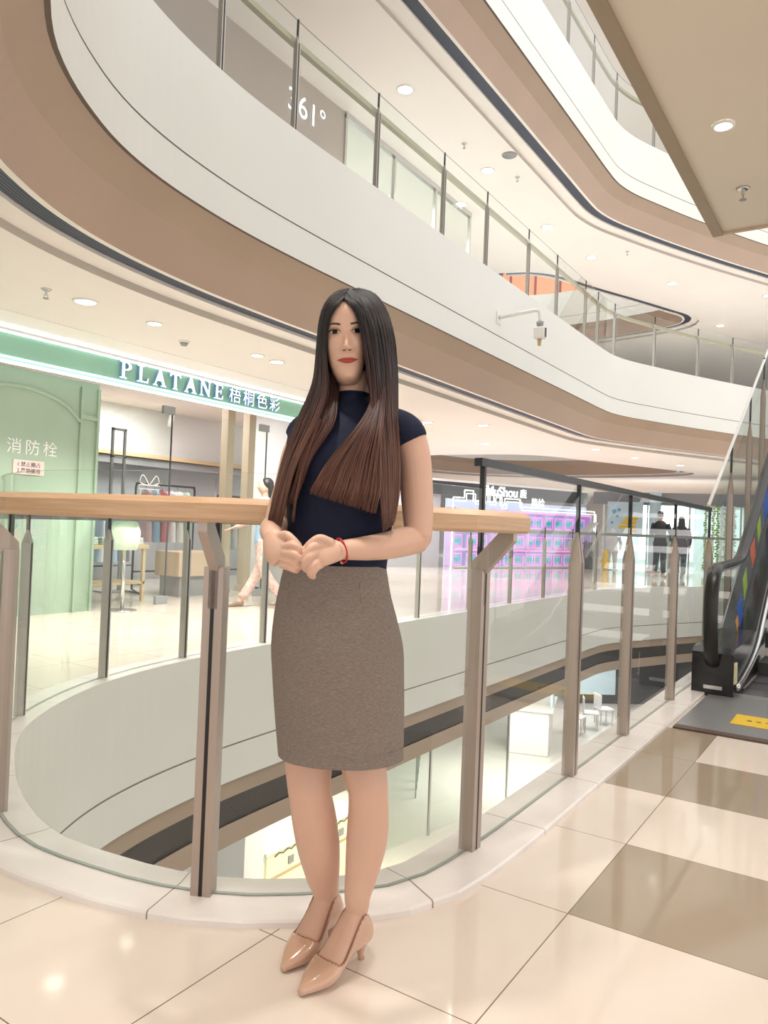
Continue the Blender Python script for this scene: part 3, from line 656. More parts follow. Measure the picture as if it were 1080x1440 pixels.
# ============================================================ UPPER FLOOR BEHIND THE GLASS
struct(box('wall_upper_sports', (-5, 7.0, F1), (9.05, 7.15, F2-1.56), taupewall))
t = thing('sports_shop_sign', 'white number sign on the taupe wall one floor up', 'shop sign', (7.66, 6.97, 6.84))
o = text('number', '361°', .45, .006, signw, t, (.02, 0, .0), spacing=1.04); o.data.materials.append(midgrey)
for q in o.data.polygons: q.material_index = 0 if abs(q.normal.z) > .9 else 1
t = thing('shop_window', 'bright glass shop front one floor up right of the number sign', 'shop window', (9.05, 7.0, F1))
for x in (.0, 1.4, 2.8, 4.2): box('mullion', (x, -.03, 0), (x+.05, .03, 2.9), chrome, t)
box('glass_panel', (.05, -.006, .05), (4.2, .006, 2.85), glass_g, t); box('head_rail', (0, -.04, 2.85), (4.25, .04, 2.94), chrome, t); box('sill_rail', (0, -.04, 0), (4.25, .04, .06), chrome, t)
struct(box('wall_upper_back', (9.0, 9.5, F1), (16, 9.6, F2-1.56), whitewall))
lamp('upper_shop_light', 'AREA', (11, 8.3, F2-1.7), 60, (.95, .98, 1), 1.5)
# curved grey panel added in place of a shape taken for a reflection
V = []; F = []
for i in range(25):
    a = -.3+i*.075; V += [(8.7-1.5*math.cos(a)*.9, 6.5-.9*math.sin(a), F1+.02), (8.7-1.5*math.cos(a)*.9, 6.5-.9*math.sin(a), F1+1.25-.02*i), (8.7-1.42*math.cos(a)*.9, 6.5-.84*math.sin(a), F1+1.25-.02*i), (8.7-1.42*math.cos(a)*.9, 6.5-.84*math.sin(a), F1+.02)]
for i in range(24):
    for k in range(4): F.append((i*4+k, i*4+(k+1) % 4, i*4+4+(k+1) % 4, i*4+4+k))
F += [(0, 1, 2, 3), (99, 98, 97, 96)]
t = thing('curved_panel', 'curved grey panel behind the upper glass rail, standing in for a reflection', 'counter', (0, 0, 0)); mesh('front_panel', V, F, midgrey2, t, True)
# red shop two floors up, seen through the second opening
t = thing('red_shopfront', 'red and orange shop front high up beyond the second opening', 'shop front', (28.2, 11.8, F2), -1.0)
box('fascia_board', (-4, 0, .95), (4, .3, 1.6), red, t); box('window_band', (-4, .1, 1.6), (4, .3, 2.9), orangewarm, t); box('base_wall', (-4, .05, 0), (4, .3, .95), whitewall, t)
for x in range(-4, 5, 1): box('mullion', (x, -.02, 1.6), (x+.08, .1, 2.9), red, t)
# walls closing the far ends of the upper floors
struct(box('wall_far_upper', (-6, 16, F1), (44, 16.2, F2-1.56), whitewall)); struct(box('wall_far_top', (-6, 20, F2), (44, 20.2, F3-1.5), whitewall)); struct(box('wall_end_upper', (40, -5, F1), (40.2, 16, F2-1.56), whitewall))
struct(box('wall_top_left', (6, 9, F2), (20, 9.2, F3-1.5), whitewall))

# ============================================================ DISTANT SHOPS ON OUR LEVEL
ang = math.atan2(7.4-9.57, 23.2-17.9)
neon = thing('neon_display_shelf', 'wide shop display wall outlined in stepped white neon, pink lit shelves', 'display wall', (17.9, 9.57, 0), ang)
box('back_panel', (.0, .35, 0), (5.7, .4, 1.9), neonback, neon)
for z in (.02, .52, 1.10, 1.62): box('shelf_board', (0, .0, z), (5.55, .35, z+.035), offwhite, neon)
for x in (0, 1.4, 2.75, 3.5, 4.9, 5.5): box('side_panel', (x, .0, 0), (x+.05, .35, 1.66), lilac, neon)
st_ = [(-.09, .0), (-.09, 1.92), (.3, 1.92), (.3, 2.13), (.62, 2.13), (.62, 1.86), (.98, 1.86), (1.0, 2.3), (1.16, 2.3), (1.16, 1.86), (1.38, 1.86), (1.38, 2.08), (1.62, 2.08), (1.62, 1.78), (1.8, 1.78), (1.8, 1.98), (2.4, 1.98), (2.4, 1.76), (5.62, 1.76), (5.62, 1.15)]
def neon_tube(name, pts, r, m, parent):
    bm = bmesh.new()
    for a, b in zip(pts, pts[1:]): add_cyl(bm, (a[0], -.05, a[1]), (b[0], -.05, b[1]), r, None, 6)
    return from_bm(name, bm, m, parent)
neon_tube('white_neon_outline', st_, .017, neonw, neon); neon_tube('white_neon_outline', [(x+.075, z-.085) for x, z in st_[1:]], .013, neonw, neon)
for z in (.5, 1.08, 1.60): neon_tube('pink_neon_line', [(0.02, z), (5.5, z)], .016, neonp, neon)
for x in (2.78, 3.52): neon_tube('pink_neon_line', [(x, .55), (x, 1.05)], .012, neonp, neon)
def at_neon(x, y, z): return Matrix.Translation((17.9, 9.57, 0)) @ Matrix.Rotation(ang, 4, 'Z') @ Vector((x, y, z))
ordn = ['first', 'second', 'third', 'fourth', 'fifth', 'sixth', 'seventh', 'eighth', 'ninth', 'tenth', 'eleventh', 'twelfth']
proto = None
for zi, z in enumerate((.055, .555, 1.135)):
    xs = [.18, .72, 1.08, 1.62, 2.12, 2.52, 3.0, 3.25, 3.7, 4.15, 4.6, 5.1]
    for xi, x in enumerate(xs):
        p = at_neon(x, .1, z)
        lab = '%s pink-edged toy box with teal discs, %s from the left on the %s neon shelf' % (['low', 'squat', 'plain'][zi], ordn[xi], ['bottom', 'middle', 'top'][zi])
        if proto is None:
            t = thing('toy_box', lab, 'toy box', p, ang, 'toy boxes on the neon shelves'); proto = t
            box('carton', (-.17, 0, 0), (.17, .2, .36), neonpanel, t, .01)
            for dx in (-.083, .083): cyl('teal_disc', (dx, -.03, .19), (dx, .0, .19), .066, cyanm, t)
            neon_tube('pink_edge', [(-.17, .03), (.17, .03), (.17, .35), (-.17, .35), (-.17, .03)], .011, neonp, t)
        else:
            t = proto.copy(); COL.objects.link(t); t.location = p; t['label'] = lab
            for ch in list(proto.children):
                c = ch.copy(); COL.objects.link(c); c.parent = t
t = thing('shop_sign', 'black shop fascia with white lettering above the neon shelves', 'shop sign', (17.9, 9.57, 0), ang)
box('fascia_board', (-1.2, .33, 2.0), (5.72, .6, 2.36), darkgrey2, t)
text('lettering', 'MuShou', .40, .015, signw, t, (1.38, .30, 2.05), spacing=.95, bold=.004); text('lettering', '鹿', .28, .015, signw, t, (2.72, .30, 2.07))
text('lettering', '简绘', .28, .01, signw, t, (3.1, .2, 1.83))
box('side_wall', (-3.4, .45, 0), (-.12, .6, 2.36), greywall, t)
# canopy strip over it
box('light_trough', (-1.2, .3, 2.36), (5.72, .6, 2.42), whitewall, t)
# bright shop right of it, with poster, dummies and two shoppers in front
br = thing('bright_shopfront', 'bright cool white shop front with glass panes beyond the escalator', 'shop front', (0, 0, 0))
def at2(px_u, px_v): return (px_u, px_v)
A2 = Vector((23.3, 7.2, 0)); B2 = Vector((25.0, -1.0, 0)); d2 = (B2-A2).normalized(); a2 = math.atan2(d2.y, d2.x)
br.location = A2; br.rotation_euler = (0, 0, a2)
box('back_wall', (0, 1.6, 0), (8, 1.7, 2.4), coolwall, br); box('lit_ceiling', (0, 0, 2.3), (8, 1.7, 2.36), whitewall, br)
box('fascia_board', (-.3, -.02, 2.02), (8, .06, 2.4), darkgrey3, br)
for x in (0.0, 1.3, 2.5, 3.9, 5.2): box('mullion', (x, 0, 0), (x+.05, .05, 2.05), chrome, br)
box('glass_panel', (.05, .02, .05), (5.2, .032, 2.0), glass_g, br)
for x in np.arange(.3, 5.4, .7): box('wall_light', (x, 1.57, .3), (x+.28, 1.6, 2.0), coollamp, br)
lamp('bright_shop_light', 'AREA', A2+d2*2.2+Vector((.8, .6, 2.2)), 70, (.9, .97, 1), 1.2)
M2 = Matrix.Translation(A2) @ Matrix.Rotation(a2, 4, 'Z')
def at_b(x, y, z=0): return M2 @ Vector((x, y, z))
t = thing('poster', 'pale blue poster with yellow lettering left of the two shoppers', 'poster', at_b(.15, -.12, 1.05), a2)
box('board', (0, 0, 0), (1.05, .03, 1.05), paleblue, t)
bm = bmesh.new()
for x, z, w_, h_ in ((.35, .22, .5, .1), (.45, .36, .4, .12), (.55, .5, .35, .1), (.62, .12, .25, .07)): add_box(bm, (x, -.012, z), (x+w_, 0, z+h_))
from_bm('yellow_print', bm, yellowpaint, t)
bm = bmesh.new()
for x, z, r in ((.2, .75, .07), (.35, .8, .05), (.15, .4, .04), (.3, .6, .04)): add_cyl(bm, (x, -.01, z), (x, 0, z), r, None, 12)
from_bm('blue_print', bm, bluepale, t)
t = thing('round_column', 'pale cool-lit round column beside the poster', 'column', at_b(1.55, -.25), a2)
cyl('shaft', (0, 0, 0), (0, 0, 2.4), .17, paleblue, t, seg=28); cyl('base', (0, 0, 0), (0, 0, .12), .2, chrome, t, seg=28)
# crossed struts of a pale ramp and stools in front of the poster
t = thing('stair_stringer', 'pale diagonal stair stringer in front of the dark display, right of the neon shelf', 'stair', at_b(-.9, -1.0), a2)
bm = bmesh.new(); prism(bm, [(-.75, 0), (-.4, 0), (.85, 1.42), (.62, 1.42)], (0, 0, 0), (1, 0, 0), (0, 0, 1), (0, 1, 0), .5); from_bm('stringer', bm, midpale, t)
for k in range(4):
    t = thing('dark_display', ['tall', 'low', 'middle', 'short'][k]+' dark goods display cluster behind the pale stair stringer, '+['leftmost', 'second', 'third', 'rightmost'][k], 'display', at_b(-1.6+k*.42, -.45-.1*(k % 2)), a2)
    box('stand', (-.16, -.12, 0), (.16, .12, [1.0, .5, .8, .35][k]), darkgrey, t, .02)
    bm = bmesh.new()
    for q in range(9): add_cyl(bm, (random.uniform(-.15, .15), random.uniform(-.1, .1), [1.0, .5, .8, .35][k]), (random.uniform(-.15, .15), random.uniform(-.1, .1), [1.0, .5, .8, .35][k]+random.uniform(.1, .5)), random.uniform(.03, .07), None, 8)
    from_bm('goods', bm, midgrey, t, True)
def mannequin(label, loc, rz, m1, m2, h=1.6):
    t = thing('mannequin', label, 'mannequin', loc, rz, 'dressed mannequins in the bright shop'); s = h/1.7
    V, F = tube_data([(0, 0, z*s) for z in (1.42, 1.47, 1.5, 1.56, 1.63, 1.69, 1.71)], [.045, .05, .06, .085, .085, .05, .01], 14); mesh('head', V, F, offwhite, t, True)
    V, F = tube_data([(0, 0, z*s) for z in (.72, .85, 1.05, 1.25, 1.38, 1.44)], [(.2, .15), (.18, .13), (.15, .11), (.2, .13), (.17, .1), (.05, .05)], 16, (0, 1, 0)); mesh('jacket', V, F, m1, t, True)
    for sx in (-1, 1):
        V, F = tube_data([(sx*.2, 0, 1.36*s), (sx*.26, .02, 1.1*s), (sx*.25, -.06, .85*s)], [.055, .05, .035], 10); mesh('sleeve', V, F, m1, t, True)
        V, F = tube_data([(sx*.09, 0, .8*s), (sx*.1, 0, .45*s), (sx*.1, 0, .04)], [.09, .07, .05], 10); mesh('trouser_leg', V, F, m2, t, True)
    cyl('stand', (0, 0, 0), (0, 0, .02), .2, chrome, t)
mannequin('mannequin in a dark jacket behind the shoppers', at_b(2.25, .6), a2-.2, cloths[3], cloths[1]); mannequin('mannequin in a grey-green outfit left of the shoppers', at_b(1.85, .9), a2, cloths[6], cloths[5], 1.5)
mannequin('mannequin in pale clothes beside the yellow item under the poster', at_b(.35, -.55), a2, cloths[5], cloths[5], 1.25)
t = thing('yellow_toy', 'small yellow plush shape below the poster', 'toy', at_b(.2, -.85, 0), a2)
V, F = tube_data([(0, 0, z) for z in (.0, .07, .2, .33, .4, .5, .6, .63)], [.06, .09, .1, .07, .08, .09, .06, .01], 14); mesh('body', V, F, yellowpaint, t, True)
for sx in (-1, 1): cyl('arm', (sx*.07, 0, .33), (sx*.14, -.04, .23), .028, yellowpaint, t)
# hanging strip curtain of leaves right of the couple
t = thing('hanging_vines', 'bright hanging green and white garlands right of the two shoppers', 'garland', at_b(3.35, -.1, 2.05), a2)
for q in range(8):
    bm = bmesh.new(); x = (q-3.5)*.11
    for z in np.arange(0, 1.95, .07): add_box(bm, (x-.045+random.uniform(-.03, .03), -.03, -z-.06), (x+.045+random.uniform(-.03, .03), .03, -z), .006, rot=Matrix.Rotation(random.uniform(-.5, .5), 3, 'Y'))
    from_bm('strand', bm, [leafm, whitewall, leafm2][q % 3], t)
# far hall behind everything on our level
struct(box('wall_hall_back', (-6, 20, 0), (44, 20.2, 3), greywall2)); struct(box('wall_hall_end', (38, -5, 0), (38.2, 20, 3), greywall2))

# ============================================================ LOWER LEVEL
struct(box('wall_lower', (-6, 7.6, -4.5), (9.9, 7.75, -1.6), whitewall)); struct(box('wall_lower_back', (-6, 16, -4.5), (44, 16.2, -1.6), whitewall))
t = thing('yellow_counter', 'long pale yellow lit counter front on the floor below', 'counter', (7.3, 6.9, -4.5))
box('front_panel', (.55, 0, 0), (3.1, .6, .98), yellowp, t); box('worktop', (.5, -.03, .98), (3.15, .63, 1.03), offwhite, t); box('tan_strip', (.55, -.006, .60), (3.1, 0, .645), tanwood, t); box('end_pillar', (.1, 0, 0), (.5, .5, 2.86), whitewall, t)  # includes a thin tan strip along the yellow front
zz = [(.7+.09*k, .92+(.03 if k % 2 else 0)) for k in range(24)]
tube('zigzag_line', [(x, -.012, z) for x, z in zz], .008, darkgrey, t, 6)
for x in (1.0, 1.75, 2.2): box('small_plate', (x, -.02, .72), (x+.11, 0, .83), midgrey, t)
lamp('lower_light', 'AREA', (9, 5.9, -1.75), 100, (1, .95, .75), 1.5, spot=None); lamp('lower_light_far', 'AREA', (15.5, 6.5, -1.75), 100*1.5, (1, .97, .88), 2.5); lamp('lower_light_end', 'AREA', (22, 7, -1.75), 100, (1, .98, .93), 2.5)
t = thing('glass_partition', 'clear glass partition with steel posts on the floor below', 'partition', (10.75, 6.9, -4.5), -.2)
for k in range(4): box('post', (k*1.2, 0, 0), (k*1.2+.04, .04, 2.7), chrome, t)
for k in range(3): box('glass_panel', (k*1.2+.04, .014, .05), (k*1.2+1.2, .026, 2.6), glass_g, t)
t = thing('glass_partition', 'row of greenish glass panes with vertical edges further along the floor below', 'partition', (13.4, 7.8, -4.5), .5)
for k in range(6): box('post', (k*.5, 0, 0), (k*.5+.03, .03, 2.7), glassedge, t)
for k in range(5): box('glass_panel', (k*.5+.03, .01, .05), (k*.5+.5, .02, 2.6), glass_g, t)
t = thing('white_kiosk', 'white angular kiosk on the polished floor below', 'kiosk', (18.5, 7.4, -4.5), .3)
box('body', (-.8, -.5, 0), (.8, .5, 1.1), whitewall, t, .02); box('counter_top', (-.9, -.6, 1.1), (.9, .6, 1.16), offwhite, t, .01); box('screen', (-.5, -.56, 1.16), (.2, -.5, 1.6), paleblue, t)
for k in range(3):
    t = thing('white_chair', 'white chair on the floor below, '+['left', 'middle', 'right'][k]+' of three by the kiosk', 'chair', (20.6+k*.75, 6.9-.15*k, -4.5), .4*k, 'white chairs on the floor below')
    box('seat', (-.22, -.22, .43), (.22, .22, .47), whitewall, t, .01); box('backrest', (-.22, .19, .5), (.22, .22, .88), whitewall, t, .01)
    for x in (-.2, .17):
        for y in (-.2, .17): box('leg', (x, y, 0), (x+.03, y+.03, .43), chrome, t)
t = thing('dark_shopfront', 'dark shop front on the floor below at the far end', 'shop front', (25.5, 6.4, -4.5), -.9)
box('facade', (-2.5, 0, 0), (2.5, .2, 2.9), darkgrey, t); box('lit_window', (-2.2, -.03, .3), (-.9, 0, 2.4), paleblue, t); box('sign', (0, -.05, 2.2), (2, 0, 2.6), midgrey, t)

# ============================================================ ESCALATOR
es = thing('escalator', 'escalator with black handrail and glass sides rising from the steel plate', 'escalator', (0, 0, 0))
U0 = 5.62; sl_ = .577; ub = 6.75
def rise(u): return max(0., u-ub)*sl_ if u < 16 else (16-ub)*sl_
def side(v0, v1, vin, flip):
    vm = (v0+v1)/2
    bm = bmesh.new(); us = [U0, U0+.06, 6.0, 6.5, ub, 7.0, 8, 10, 12, 14]
    top = [(U0, .30), (U0+.06, .335), (6.3, .335), (ub, .36)] + [(u, .36+rise(u)) for u in (7.1, 8, 10, 12, 13.5)]
    bot = [(13.5, -.3+rise(13.5)), (7.2, -.0)] + [(U0, 0)]
    prism(bm, top+bot, (0, v0, 0), (1, 0, 0), (0, 0, 1), (0, 1, 0), v1-v0)
    from_bm('skirt_deck', bm, blackp, es)
    hp = [(6.05, .20), (5.78, .17), (5.58, .26), (5.50, .45), (5.485, .65), (5.53, .80), (5.65, .885), (5.9, .905), (6.4, .915), (6.72, .94), (7.0, 1.06), (7.4, 1.28), (8, 1.62), (9, 2.2), (11, 3.35), (13.5, 4.8)]
    pts = catmull([(u, vm, z) for u, z in hp], 6)
    V, F = tube_data(pts, [(.045, .024)]*len(pts), 14, (0, 1, 0)); 
    # wide side of the belt faces outward from the loop
    V, F = tube_data(pts, [(.024, .047)]*len(pts), 14, (0, 1, 0)); mesh('handrail', V, F, rubber, es, True)
    q = [(u, z-.02) for u, z in hp[2:]]; inner = [(5.62, .33), (5.56, .45), (5.53, .65), (5.57, .78), (5.67, .855), (5.9, .87), (6.4, .88), (6.7, .905), (7.0, 1.02), (7.4, 1.24), (8, 1.58), (9, 2.16), (11, 3.31), (13.5, 4.76)]
    bm = bmesh.new(); poly = inner + [(13.5, .36+rise(13.5)), (10, .36+rise(10)), (8, .36+rise(8)), (7.1, .36+rise(7.1)), (ub, .36), (6.3, .335)]
    prism(bm, poly, (0, vm-.006, 0), (1, 0, 0), (0, 0, 1), (0, 1, 0), .012); from_bm('glass_panel', bm, glass_g, es)
    tube('handrail_track', catmull([(u, vm, z) for u, z in inner], 5), .013, chrome, es, 8)
    tube('skirt_trim', catmull([(5.68, vin, .07), (6.0, vin, .10), (6.4, vin, .16), (ub, vin, .26), (7.1, vin, .26+rise(7.1)), (8, vin, .26+rise(8)), (10, vin, .26+rise(10)), (13.5, vin, .26+rise(13.5))], 6), .022, chrome, es, 10)
    return vm
vl = side(.80, 1.07, .785, 1); vr = side(-.62, -.35, -.335, -1)
box('landing_plate', (4.60, -.7, .0005), (5.9, .955, .012), ribbed, es); box('plate_border', (4.53, -.7, .0005), (4.60, .955, .010), darktrim, es)
box('comb_plate', (5.75, -.35, .012), (5.98, .80, .02), chrome, es)
box('newel_label', (5.63, .79, .1), (5.72, .80, .24), stickerm, es); box('newel_badge', (U0-.004, .87, .05), (U0, .99, .075), chrome, es)
u, z = 5.95, .01
for k in range(16):
    zt = max(0, (k-1.5))*.2 if k > 1 else 0.
    box('step', (u+k*.4, -.33, zt-.12), (u+k*.4+.42, .78, zt+.008), darkgrey, es)
t = thing('floor_sticker', 'yellow safety sticker on the ribbed steel plate', 'sticker', (4.83, .1, .0125))
box('sheet', (0, -.35, 0), (.28, .60, .002), yellowpaint, t)
bm = bmesh.new()
for k in range(7): add_box(bm, (.12+.008*(k % 3), .5-.05*k, .0021), (.15, .525-.05*k, .0026))
from_bm('print', bm, darktrim, t)
decs = [('blue', 6.75, .50, .34, .30, 'blue_decal', 'blue diamond decal on the escalator glass'), ('o', 6.62, .42, .16, .14, 'orange_decal', 'orange decal at the foot of the escalator glass'), ('g', 6.98, .72, .26, .28, 'lime_decal', 'lime green decal on the escalator glass above the blue one'), ('r', 7.40, .98, .36, .28, 'orange_red_decal', 'orange red decal on the escalator glass above the lime one'), ('g2', 7.75, 1.22, .3, .3, 'lime_decal', 'upper lime green decal on the escalator glass'), ('b2', 8.2, 1.46, .5, .4, 'blue_decal', 'upper blue decal on the escalator glass by the picture edge')]
for k, (nm, u, z, w_, h_, m, lab) in enumerate(decs):
    t = thing('glass_decal', lab, 'decal', (u, vl-.0075, z), 0)
    bm = bmesh.new(); prism(bm, [(0, -h_/2), (w_/2, -h_*.1), (w_*.2, h_/2), (-w_/2, h_*.15)], (0, 0, 0), (1, 0, 0), (0, 0, 1), (0, -1, 0), .001); from_bm('sheet', bm, MATS[m], t)
# ============================================================ PEOPLE
def remesh(name, parts, voxel, m, parent=None, smooth=4, factor=.5):
    V, F = merge(parts); me = bpy.data.meshes.new('tmp'); me.from_pydata([tuple(map(float, v)) for v in V], [], F); me.update()
    bm = bmesh.new(); bm.from_mesh(me); bmesh.ops.recalc_face_normals(bm, faces=bm.faces); bm.to_mesh(me); bm.free()
    o = bpy.data.objects.new('tmp', me); COL.objects.link(o)
    a = o.modifiers.new('r', 'REMESH'); a.mode = 'VOXEL'; a.voxel_size = voxel; a.use_smooth_shade = True
    if smooth: b = o.modifiers.new('s', 'SMOOTH'); b.iterations = smooth; b.factor = factor
    dg = bpy.context.evaluated_depsgraph_get(); r = bpy.data.meshes.new_from_object(o.evaluated_get(dg)); r.name = name
    COL.objects.unlink(o); bpy.data.objects.remove(o); bpy.data.meshes.remove(me)
    r.materials.clear(); r.materials.append(m); r.polygons.foreach_set('use_smooth', [True]*len(r.polygons))
    return link(bpy.data.objects.new(name, r), parent)
def ring_loft(rings, seg=40, e=2.0):
    """rings: (cx, cy, cz, rx, ry) horizontal super-ellipses from bottom to top, closed"""
    V = []; F = []; N = len(rings)
    for cx, cy, cz, rx, ry in rings:
        for k in range(seg):
            a = 2*PI*k/seg; c, s_ = math.cos(a), math.sin(a)
            V.append((cx+rx*math.copysign(abs(c)**(2/e), c), cy+ry*math.copysign(abs(s_)**(2/e), s_), cz))
    for i in range(N-1):
        for k in range(seg): F.append((i*seg+k, i*seg+(k+1) % seg, (i+1)*seg+(k+1) % seg, (i+1)*seg+k))
    F.append(tuple(range(seg-1, -1, -1))); F.append(tuple((N-1)*seg+k for k in range(seg)))
    return V, F
def dense(rings, n=4): return [tuple(r) for r in catmull(rings, n)]
def ball(c, r, seg=14):
    c = np.array(c, float); r = np.array(r if np.ndim(r) else (r, r, r), float); V = []; F = []; n = 9
    for i in range(1, n):
        th = PI*i/n
        for k in range(seg):
            a = 2*PI*k/seg; V.append(c+r*np.array([math.sin(th)*math.cos(a), math.sin(th)*math.sin(a), -math.cos(th)]))
    for i in range(n-2):
        for k in range(seg): F.append((i*seg+k, i*seg+(k+1) % seg, (i+1)*seg+(k+1) % seg, (i+1)*seg+k))
    F.append(tuple(range(seg-1, -1, -1))); F.append(tuple((n-2)*seg+k for k in range(seg)))
    return V, F
def limb(pts, rad, up=(0, 1, 0), seg=20, n=5):
    """rounded tapering limb through pts with radii (r or (ra, rb))"""
    rr = np.array([r if np.ndim(r) else (r, r) for r in rad], float); P = catmull([tuple(p)+tuple(q) for p, q in zip(pts, rr)], n)
    return tube_data(P[:, :3], [tuple(q) for q in P[:, 3:]], seg, up)

skin = pm('warm_skin', (.70, .445, .335), .42, spec=.4, sss=.12); vary(skin, 14, .025)
skin2 = pm('plain_skin', (.62, .40, .30), .5)
navy = vary(pm('navy_knit', (.010, .014, .038), .75, spec=.25), 60, .12)
heather = pm('grey_brown_heather', (.25, .205, .18), .85, spec=.2)
def heather_nodes():
    n, l, b = nt(heather)
    tc = n.new('ShaderNodeTexCoord'); mp = n.new('ShaderNodeMapping'); no = n.new('ShaderNodeTexNoise'); mp.inputs['Scale'].default_value = (110, 110, 520)
    l.new(tc.outputs['Object'], mp.inputs[0]); l.new(mp.outputs[0], no.inputs['Vector']); no.inputs['Scale'].default_value = 1; no.inputs['Detail'].default_value = 3
    r = n.new('ShaderNodeValToRGB'); e = r.color_ramp.elements; e[0].position = .32; e[0].color = (.200, .163, .142, 1); e[1].position = .68; e[1].color = (.285, .238, .210, 1)
    l.new(no.outputs['Fac'], r.inputs[0]); l.new(r.outputs[0], b.inputs['Base Color'])
    bp = n.new('ShaderNodeBump'); bp.inputs['Strength'].default_value = .12; bp.inputs['Distance'].default_value = .001; l.new(no.outputs['Fac'], bp.inputs['Height']); l.new(bp.outputs[0], b.inputs['Normal'])
heather_nodes()
patent = pm('nude_patent_leather', (.64, .40, .285), .12, spec=.6, coat=.6)
insole = pm('shoe_edge', (.42, .22, .15), .5)
hairm = pm('dark_to_auburn_hair', (.03, .02, .02), .42, spec=.32)
def hair_nodes():
    n, l, b = nt(hairm)
    tc = n.new('ShaderNodeTexCoord'); sp = n.new('ShaderNodeSeparateXYZ'); l.new(tc.outputs['Object'], sp.inputs[0])
    mr = n.new('ShaderNodeMapRange'); mr.inputs[1].default_value = 1.62; mr.inputs[2].default_value = 1.18; l.new(sp.outputs[2], mr.inputs[0])
    at = n.new('ShaderNodeAttribute'); at.attribute_name = 'tone'
    ad = n.new('ShaderNodeMath'); ad.operation = 'MULTIPLY_ADD'; l.new(at.outputs['Fac'], ad.inputs[0]); ad.inputs[1].default_value = .5; l.new(mr.outputs[0], ad.inputs[2])
    r = n.new('ShaderNodeValToRGB'); e = r.color_ramp.elements; e[0].position = .15; e[0].color = (.011, .009, .011, 1); e[1].position = .6; e[1].color = (.062, .026, .022, 1)
    q = e.new(1.0); q.color = (.165, .075, .052, 1)
    l.new(ad.outputs[0], r.inputs[0]); l.new(r.outputs[0], b.inputs['Base Color'])
hair_nodes()
eyewhite = pm('eye_white', (.60, .53, .50), .25); iris_m = pm('dark_iris', (.022, .011, .008), .4, spec=.15); lash_m = pm('lash_black', (.018, .012, .012), .5); brow_m = pm('soft_brown_brow', (.085, .045, .035), .7)
lip_m = pm('red_lipstick', (.47, .06, .05), .3, spec=.5); nostril_m = pm('nostril_shadow_skin', (.20, .08, .06), .7)
nail_m = pm('natural_nail', (.78, .50, .42), .2); redcord = pm('red_cord', (.5, .01, .03), .5); bead_m = pm('orange_bead', (.85, .35, .15), .3)

# ---------- the woman by the rail.  Root on the floor, local x to her left side in view, y away, z up
WX = (1.4985, 1.1422, 0)
wm = thing('person', 'woman with long dark auburn hair in navy top and grey-brown pencil skirt before the rail', 'person', WX, HEAD-PI/2)
body = []
# torso under the clothes
body.append(ring_loft(dense([(0.0233, 0.015, 0.7504, 0.1492, 0.115), (0.0161, 0.015, 0.8398, 0.1439, 0.108), (0.01, 0.012, 0.9298, 0.1249, 0.092), (0.0136, 0.008, 1.0021, 0.1095, 0.084), (0.0162, 0.008, 1.092, 0.1195, 0.088), (0.0146, 0.005, 1.1818, 0.1247, 0.098), (0.0126, 0.005, 1.2537, 0.1258, 0.104), (0.0161, 0.01, 1.3175, 0.1252, 0.092), (0.0257, 0.016, 1.364, 0.1049, 0.07), (0.0353, 0.02, 1.3922, 0.0616, 0.055)])))
# neck
body.append(limb([(0.0384, 0.03, 1.3482), (0.0368, 0.026, 1.3932), (0.0338, 0.016, 1.4333), (0.0325, 0.01, 1.4721), (0.0269, 0.012, 1.5177)], [(.062, .06), (.047, .05), (.042, .046), (.042, .047), (.045, .05)], (0, 1, 0), 28))
# her left arm (right in the view)
body.append(limb([(0.1424, 0.015, 1.3431), (0.1754, 0.012, 1.3295), (0.1955, 0.01, 1.2758), (0.2059, 0.008, 1.1895), (0.2121, 0.004, 1.1177), (0.2154, -0.004, 1.0695)], [(.042, .042), (.0435, .043), (.0425, .044), (.0415, .043), (.038, .041), (.033, .034)], (0, 1, 0), 24))
body.append(ball((0.2154, 0.0, 1.073), (.033, .036, .034), 20))
body.append(limb([(0.2175, 0.004, 1.0694), (0.1847, -0.022, 1.0615), (0.1371, -0.07, 1.0504), (0.0868, -0.12, 1.0431), (0.0435, -0.155, 1.0392), (0.0215, -0.17, 1.0372)], [(.034, .036), (.036, .037), (.0335, .034), (.029, .029), (.0255, .024), (.0245, .021)], (0, 0, 1), 24))
# her right arm (left in the view)
body.append(limb([(-0.0422, 0.02, 1.3328), (-0.0744, 0.022, 1.3172), (-0.1006, 0.03, 1.2697), (-0.1224, 0.045, 1.1783), (-0.1418, 0.045, 1.1133), (-0.1438, 0.03, 1.0821)], [(.042, .042), (.042, .042), (.041, .043), (.039, .041), (.037, .038), (.033, .034)], (0, 1, 0), 24))
body.append(limb([(-0.1447, 0.036, 1.082), (-0.1484, 0.0, 1.0784), (-0.1446, -0.06, 1.0737), (-0.1361, -0.115, 1.0661), (-0.128, -0.145, 1.0569)], [(.035, .035), (.036, .036), (.031, .032), (.026, .025), (.024, .022)], (0, 0, 1), 24))
# palms
body.append(limb([(0.031, -0.166, 1.0375), (0.0089, -0.176, 1.0353), (-0.0128, -0.186, 1.0316), (-0.0283, -0.19, 1.0247)], [(.0225, .019), (.030, .017), (.0345, .0155), (.032, .012)], (0, -.92, .4), 20))
body.append(limb([(-0.1327, -0.138, 1.0665), (-0.1242, -0.156, 1.0441), (-0.1119, -0.168, 1.027), (-0.1008, -0.174, 1.0147)], [(.023, .019), (.030, .017), (.034, .015), (.030, .011)], (-.35, -.9, .25), 20))
def finger(pts, r0, r1): body.append(limb(pts, list(np.linspace(r0, r1, len(pts))), (0, .3, 1), 12, 4)); body.append(ball(pts[-1], r1*1.02, 10)); body.append(ball(pts[0], r0*1.05, 10))
